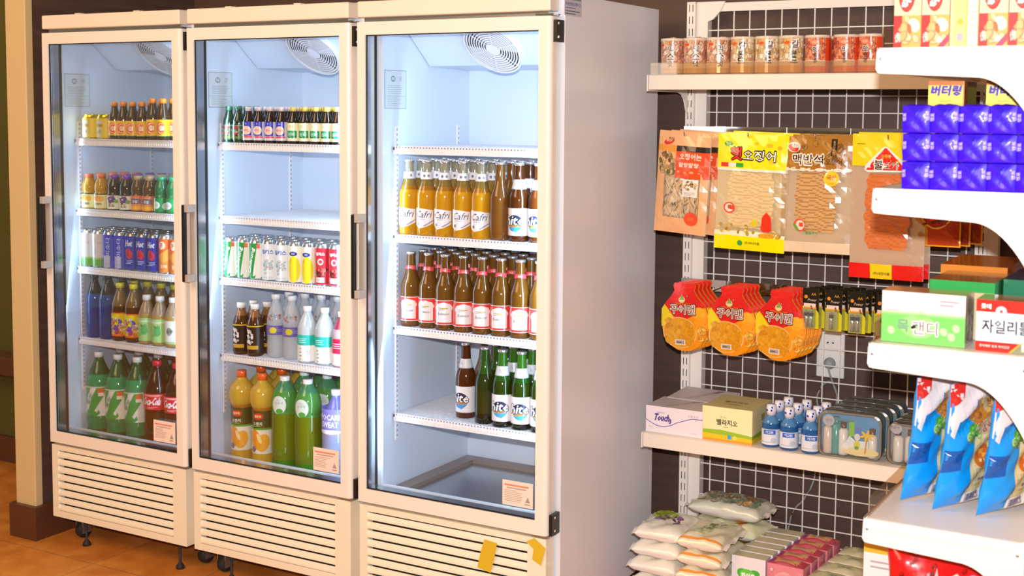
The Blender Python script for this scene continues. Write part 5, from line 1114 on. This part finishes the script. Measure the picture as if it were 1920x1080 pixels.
# yellow ring biscuit boxes behind them
d = Pr(.066, .200, '#f0e060'); d.rect(-.033, .192, .033, .2, '#c8702a', 2).rect(.0305, 0, .033, .2, '#e8a060', 2).txt('버터링', .0, .182, .019, '#4a2ab0', 3, w=.054, bold=.06, shear=.15).txt('버터링', .0, .182, .016, '#5a38c8', 3.2, w=.05, bold=.01, shear=.15).lines(-.012, .02, .158, .166, 1, '#c8b848', 2).rect(-.033, .148, .033, .158, '#f0c84a', 1)
rt = Pr(.12, .2, '#7a7a24'); rt.rect(-.06, 0, -.03, .2, '#9a4a1e', 1).nuts(-.056, -.034, .1, .2, ['#a8501e', '#c06a2a', '#6a3a18'], .008, 20, 1.2, 4).rect(-.03, .19, .06, .2, '#4a3a1a', 2)
yb = carton('biscuit_box', .066, .12, .200, '#c8b840', d, rt, topc='#a8702a'); setp(yb, '', 'biscuit box'); pl = Placer(yb)
pl.put((3.056, -.40, GZ[1]), 0, 'yellow biscuit box with purple lettering nearer the shelf tip', 'yellow biscuit boxes behind the purple sweets'); pl.put((3.162, -.40, GZ[1]), 0, 'yellow biscuit box with purple lettering nearer the post', 'yellow biscuit boxes behind the purple sweets')
# third shelf: candy display box, gum box, others behind
d = Pr(.152, .096, '#eadfe2'); d.rect(-.076, 0, .076, .050, '#7ad068', 1).rect(-.076, .050, .076, .058, '#b8dcA8', 1.1)
for k in range(10): d.rect(-.076, .050+k*.0012, .076, .0513+k*.0012, tuple(a+(b-a)*k/9 for a, b in zip(lin_s('#7ad068'), lin_s('#eadfe2'))), 1.3)
d.ell(-.008, .032, .034, .022, '#9ce088', 1.6, 18).txt('목', -.036, .032, .022, '#7aa884', 3, bold=.05).txt('캔디', .004, .030, .025, '#eef4ec', 3.1, w=.046, bold=.10).txt('캔디', .004, .030, .025, '#8a6474', 4.4, w=.046, bold=.01).txt('롯데', -.004, .060, .004, '#b8a0a8', 2).poly([(-.018, .052), (-.002, .056), (.014, .052), (-.002, .047)], '#8ad070', 2)
d.lines(.030, .066, .072, .086, 2, '#b09aa4', 2).lines(-.066, -.030, .058, .062, 1, '#b8a8b0', 2)
for (a, b) in ((-.058, .022), (.038, .026), (.052, .018), (.060, .034)): d.ell(a, b, .007, .008, '#b8ecA8', 2, 10, .4)
rt = Pr(.08, .094, '#c8c4c0'); rt.nuts(-.026, .026, .014, .080, ['#e8e8e4', '#a8aaa6', '#f4f4f2', '#8e9490'], .012, 22, 1, 3)
mc = carton('candy_display_box', .152, .075, .096, '#d8c8b0', d, rt, topc='#c9a070', m='gloss'); mc.location = (3.050, -.532, GZ[2]+.0006); setp(mc, 'green and white throat candy box at the shelf tip', 'sweet box')
def plain(name, x, y, w, dd, h, z, base, topc, label, fr=None, rz=0, rt=None, m='gloss'):
    o = carton(name, w, dd, h, base, fr, rt, topc=topc, m=m); o.location = (x, y, z); o.rotation_euler = (0, 0, rz); return setp(o, label, 'sweet box')
gfr = Pr(.13, .108, '#2a9a4a')
plain('candy_display_box', 3.098, -.380, .12, .17, .110, GZ[2]+.0006, '#2fa050', '#a87c4a', 'kraft-topped sweet box with a green front edge, behind the throat candy', Pr(.12, .11, '#2fa050').rect(-.06, 0, .06, .09, '#c8b890', 1))
plain('candy_display_box', 3.085, -.17, .13, .22, .120, GZ[2]+.0005, '#c86a1e', '#c8721e', 'orange sweet box at the rear of the third shelf', Pr(.13, .12, '#d08030'))
plain('candy_display_box', 3.20, -.30, .075, .20, .112, GZ[2], '#2a4a8a', '#34507a', 'blue-topped sweet box behind the white gum box', Pr(.075, .112, '#2a7a5a'))
d = Pr(.098, .094, '#dfe6ee'); d.rect(-.049, .072, .049, .094, '#e03024', 1).rect(-.049, 0, .049, .018, '#e03024', 1).poly([(.012, 0), (.03, .018), (.049, .018), (.049, 0)], '#8a9070', 1.2).poly([(.008, 0), (.012, 0), (.031, .019), (.027, .019)], '#e8a83a', 1.4)
d.txt('롯데', -.032, .082, .009, '#f6ece8', 3, bold=.06).ell(-.006, .074, .010, .010, '#b8c8e0', 2, 16).ell(-.006, .074, .007, .007, '#e8ecf4', 2.2, 16).ell(-.006, .074, .003, .003, '#e05a5a', 2.4)
d.txt('자일리톨', .003, .046, .024, '#3a3a48', 3, w=.082, bold=.015).txt('충치예방 효과 치아건강', -.016, .010, .005, '#f6dcd4', 3, w=.052, bold=.03).rect(.030, .004, .048, .022, '#c8c0b0', 2).txt('BIG', .039, .013, .010, '#f4f4f0', 3, w=.015, bold=.05)
gx = carton('gum_box', .098, .08, .094, '#c8b8a4', d, topc='#b88a60', m='gloss'); gx.location = (3.1945, -.535, GZ[2]); setp(gx, 'white gum box with red bands, beside the throat candy box', 'gum box')
b_ = plain('candy_display_box', 3.213, -.10, .06, .25, .165, GZ[2], '#b8201a', '#8a4a2a', 'tall red sweet box beside the rear post', Pr(.06, .165, '#c8241c').rect(-.03, .08, .03, .084, '#f0d8c8', 1))
hb = plain('sweet_pouch', 3.10, .12, .045, .03, .07, GZ[3]+.23, '#d8b020', '#d8b020', 'x') if False else None

# ------------------------------------------------------------------ big blue snack bags on the fourth shelf
def snackbag(name, W, H, T, design, face, m='crisp', seed=1, side=None, amp=.004):
    r = random.Random(seed); ph = [r.uniform(0, 6) for _ in range(8)]
    def hg(u, v):
        a = max(0, 1-abs(2*u/W)**2.4)**.6; b = max(0, 1-abs(2*v/H-1)**4)**.8
        n = amp*(math.sin(u*50+ph[0]+v*22)*.8+.6*math.sin(v*75+ph[1]-u*30)+.5*math.sin((u-v)*110+ph[2]))
        cr = .010*max(0, 1-abs(v-H*.16)/.04)*math.sin(u*38+ph[3])+.008*max(0, 1-abs(v-H*.86)/.04)*math.sin(u*44+ph[4])
        return a*b*T/2+(n+cr)*(a*b)**.5*.8
    mb = MB(); nu, nv = 22, 34
    for sg in (1, -1):
        vs = [(-W/2*math.cos(PI*i/nu)*(1-.10*math.sin(PI*j/nv)), -sg*hg(-W/2*math.cos(PI*i/nu), H*j/nv), H*j/nv) for j in range(nv+1) for i in range(nu+1)]
        mb.add(vs, [(j*(nu+1)+i, j*(nu+1)+i+1, (j+1)*(nu+1)+i+1, (j+1)*(nu+1)+i) for j in range(nv) for i in range(nu)], m, face if sg > 0 else (side or face), True)
    design.put(mb, lambda u, v, h: (u*(1-.10*math.sin(PI*min(1, max(0, v/H)))), -hg(u, v)-h, v), m, su=.009, sv=.009, lift=.0002, h0=.001, clipbox=(-W/2*.995, 0, W/2*.995, H))
    return mb.build(name)
W, H = .145, .262
d = Pr(); d.poly([(.004, 0), (W/2, 0), (W/2, H), (.0, H), (.010, .14)], '#d9c894', 1).poly([(-W/2, .175), (-.045, .150), (-.040, .185), (.0, .205), (.0, H), (-W/2, H)], '#e9e2e6', 1.2).poly([(-W/2, .205), (-.03, .235), (-.02, H), (-W/2, H)], '#cf2c24', 1.4)
d.poly([(-.040, .150), (-.004, .155), (-.006, .190), (-.036, .186)], '#0a9af0', 1.5).poly([(-.060, .15), (-W/2, .165), (-W/2, .14)], '#e8a04a', 1.5)
d.ell(.018, .200, .032, .020, '#c07a2a', 2, 14, .3).ell(.044, .212, .022, .018, '#e0b060', 2.1, 12).nuts(-.004, .066, .165, .222, ['#b8702a', '#e0b870', '#d89a48', '#f0d8a0'], .012, 22, 2.2, 3).rect(.0, .228, W/2, H, '#efe6e6', 2.3)
d.nuts(-.010, .022, .140, .172, ['#5ab83a', '#b8dc8a', '#e8f0c8'], .009, 14, 2.6, 5).ell(.040, .170, .024, .015, '#c0a088', 3, 16, .5).txt('감자칩', .040, .170, .014, '#7a2a1a', 4, w=.034, rot=.5, bold=.03)
d.ell(.040, .105, .020, .024, '#c8641e', 2, 14, -.2).ell(.038, .112, .013, .013, '#e8a03a', 2.2, 12).ell(.060, .085, .016, .022, '#e09a40', 1.9, 12).poly([(.022, .060), (.036, .066), (.038, .054), (.028, .048)], '#e0b030', 2).txt('생생칩', .056, .048, .008, '#4a3a9a', 3, bold=.05).lines(.036, .066, .034, .042, 1, '#a89a6a', 2)
d.rect(.006, .004, .062, .027, '#ece4e4', 3)
for k in range(14): d.rect(.012+k*.003, .007, .0136+k*.003+.0006*(k % 3), .024, '#4a3a6a', 4)
d.poly([(-.062, .125), (-.020, .13), (-.022, .085), (-.066, .075)], '#0a56ac', 1)
d.p = [([(a-.014, b) for a, b in q], c, l) for q, c, l in d.p]+[([(.055, 0), (W/2, 0), (W/2, H), (.055, H)], '#d9c894', .9)]
sb = snackbag('snack_bag', W, H, .036, d, '#0a9af0', side='#0a9af0', seed=3, amp=.0055); setp(sb, '', 'snack bag'); pl = Placer(sb)
for k, (x, y, lb) in enumerate(((3.034, -.402, 'first blue snack bag, at the guarded shelf tip'), (3.102, -.432, 'middle blue snack bag between two others'), (3.182, -.428, 'third blue snack bag, cut by the picture edge'))):
    pl.put((x, y, GZ[3]+.008), label=lb, group='blue snack bags', rot=(.20, -.06, .98))
for k, (x, y, lb) in enumerate(((3.050, -.238, 'blue snack bag in the second row behind the first'), (3.122, -.250, 'blue snack bag in the second row behind the middle one'), (3.195, -.245, 'blue snack bag in the second row near the post'))): pl.put((x, y, GZ[3]+.02), label=lb, group='blue snack bags', rot=(.06, -.03, .98), scale=1.05)
# fifth shelf: red bag, white and gold box
d = Pr(); W, H = .25, .215
for (a, b, s_) in ((-.030, .155, .024), (.078, .150, .018), (.0, .08, .04)): d.poly([(a-s_, b-s_), (a-.1*s_, b-.4*s_), (a+.3*s_, b+1.3*s_), (a+.7*s_, b-.2*s_), (a+.3*s_, b-s_)], '#c9c4bc', 2)
d.poly([(.004, .178), (.018, .188), (.030, .178), (.018, .166)], '#e8e0c0', 2.2).ell(.017, .177, .005, .004, '#c82a4a', 3).ell(.048, .182, .010, .007, '#d898c8', 2).nuts(-.10, .11, .05, .2, ['#f04038', '#b80c14'], .007, 30, 1, 5)
rb = snackbag('red_snack_bag', W, H, .09, d, '#dd1418', seed=9, amp=.005); rb.location = (3.088, -.470, GZ[4]+.012); rb.rotation_euler = (-.04, .04, .06)
setp(rb, 'glossy red snack bag with silver star shapes under the blue bags', 'snack bag')
d = Pr(.14, .205, '#ecdcdc'); d.rect(-.07, .184, .07, .205, '#d9ac2c', 1).rect(-.07, .2035, .07, .205, '#6a2a1a', 2).lines(-.056, -.010, .150, .172, 2, '#a898a0', 2, 5)
wb_ = carton('gift_box', .14, .12, .205, '#e0d0c8', d, topc='#8a5a2a'); wb_.location = (2.985, -.36, GZ[4]); setp(wb_, 'white box with a gold top band behind the red bag', 'box')
# kraft box glimpsed low between the racks
kb = carton('cardboard_box', .16, .2, .13, '#9a6a3c', None, topc='#a87444'); kb.location = (2.80, .56, BZ); setp(kb, 'brown cardboard box beside the cream pad packs', 'box')
# small yellow packs hung low behind the rack end
d = Pr(.045, .07, '#c89a1e'); d.ell(.0, .035, .014, .024, '#e0b83a', 1, 12)
hy_ = carton('hanging_sweet_pack', .034, .012, .06, '#b8861a', d); setp(hy_, '', 'sweet pack'); pl = Placer(hy_)
hang_rail(.800, [2.803, 2.846], 'short chrome rail low on the wire grid holding small yellow packs', .665, xa=2.78)
for k, x in enumerate((2.803, 2.846)): pl.put((x, .690, .722), 0, ['small yellow pack hanging low on the grid, nearer the cooler', 'small yellow pack hanging low on the grid, nearer the post'][k], 'small yellow packs on the grid')
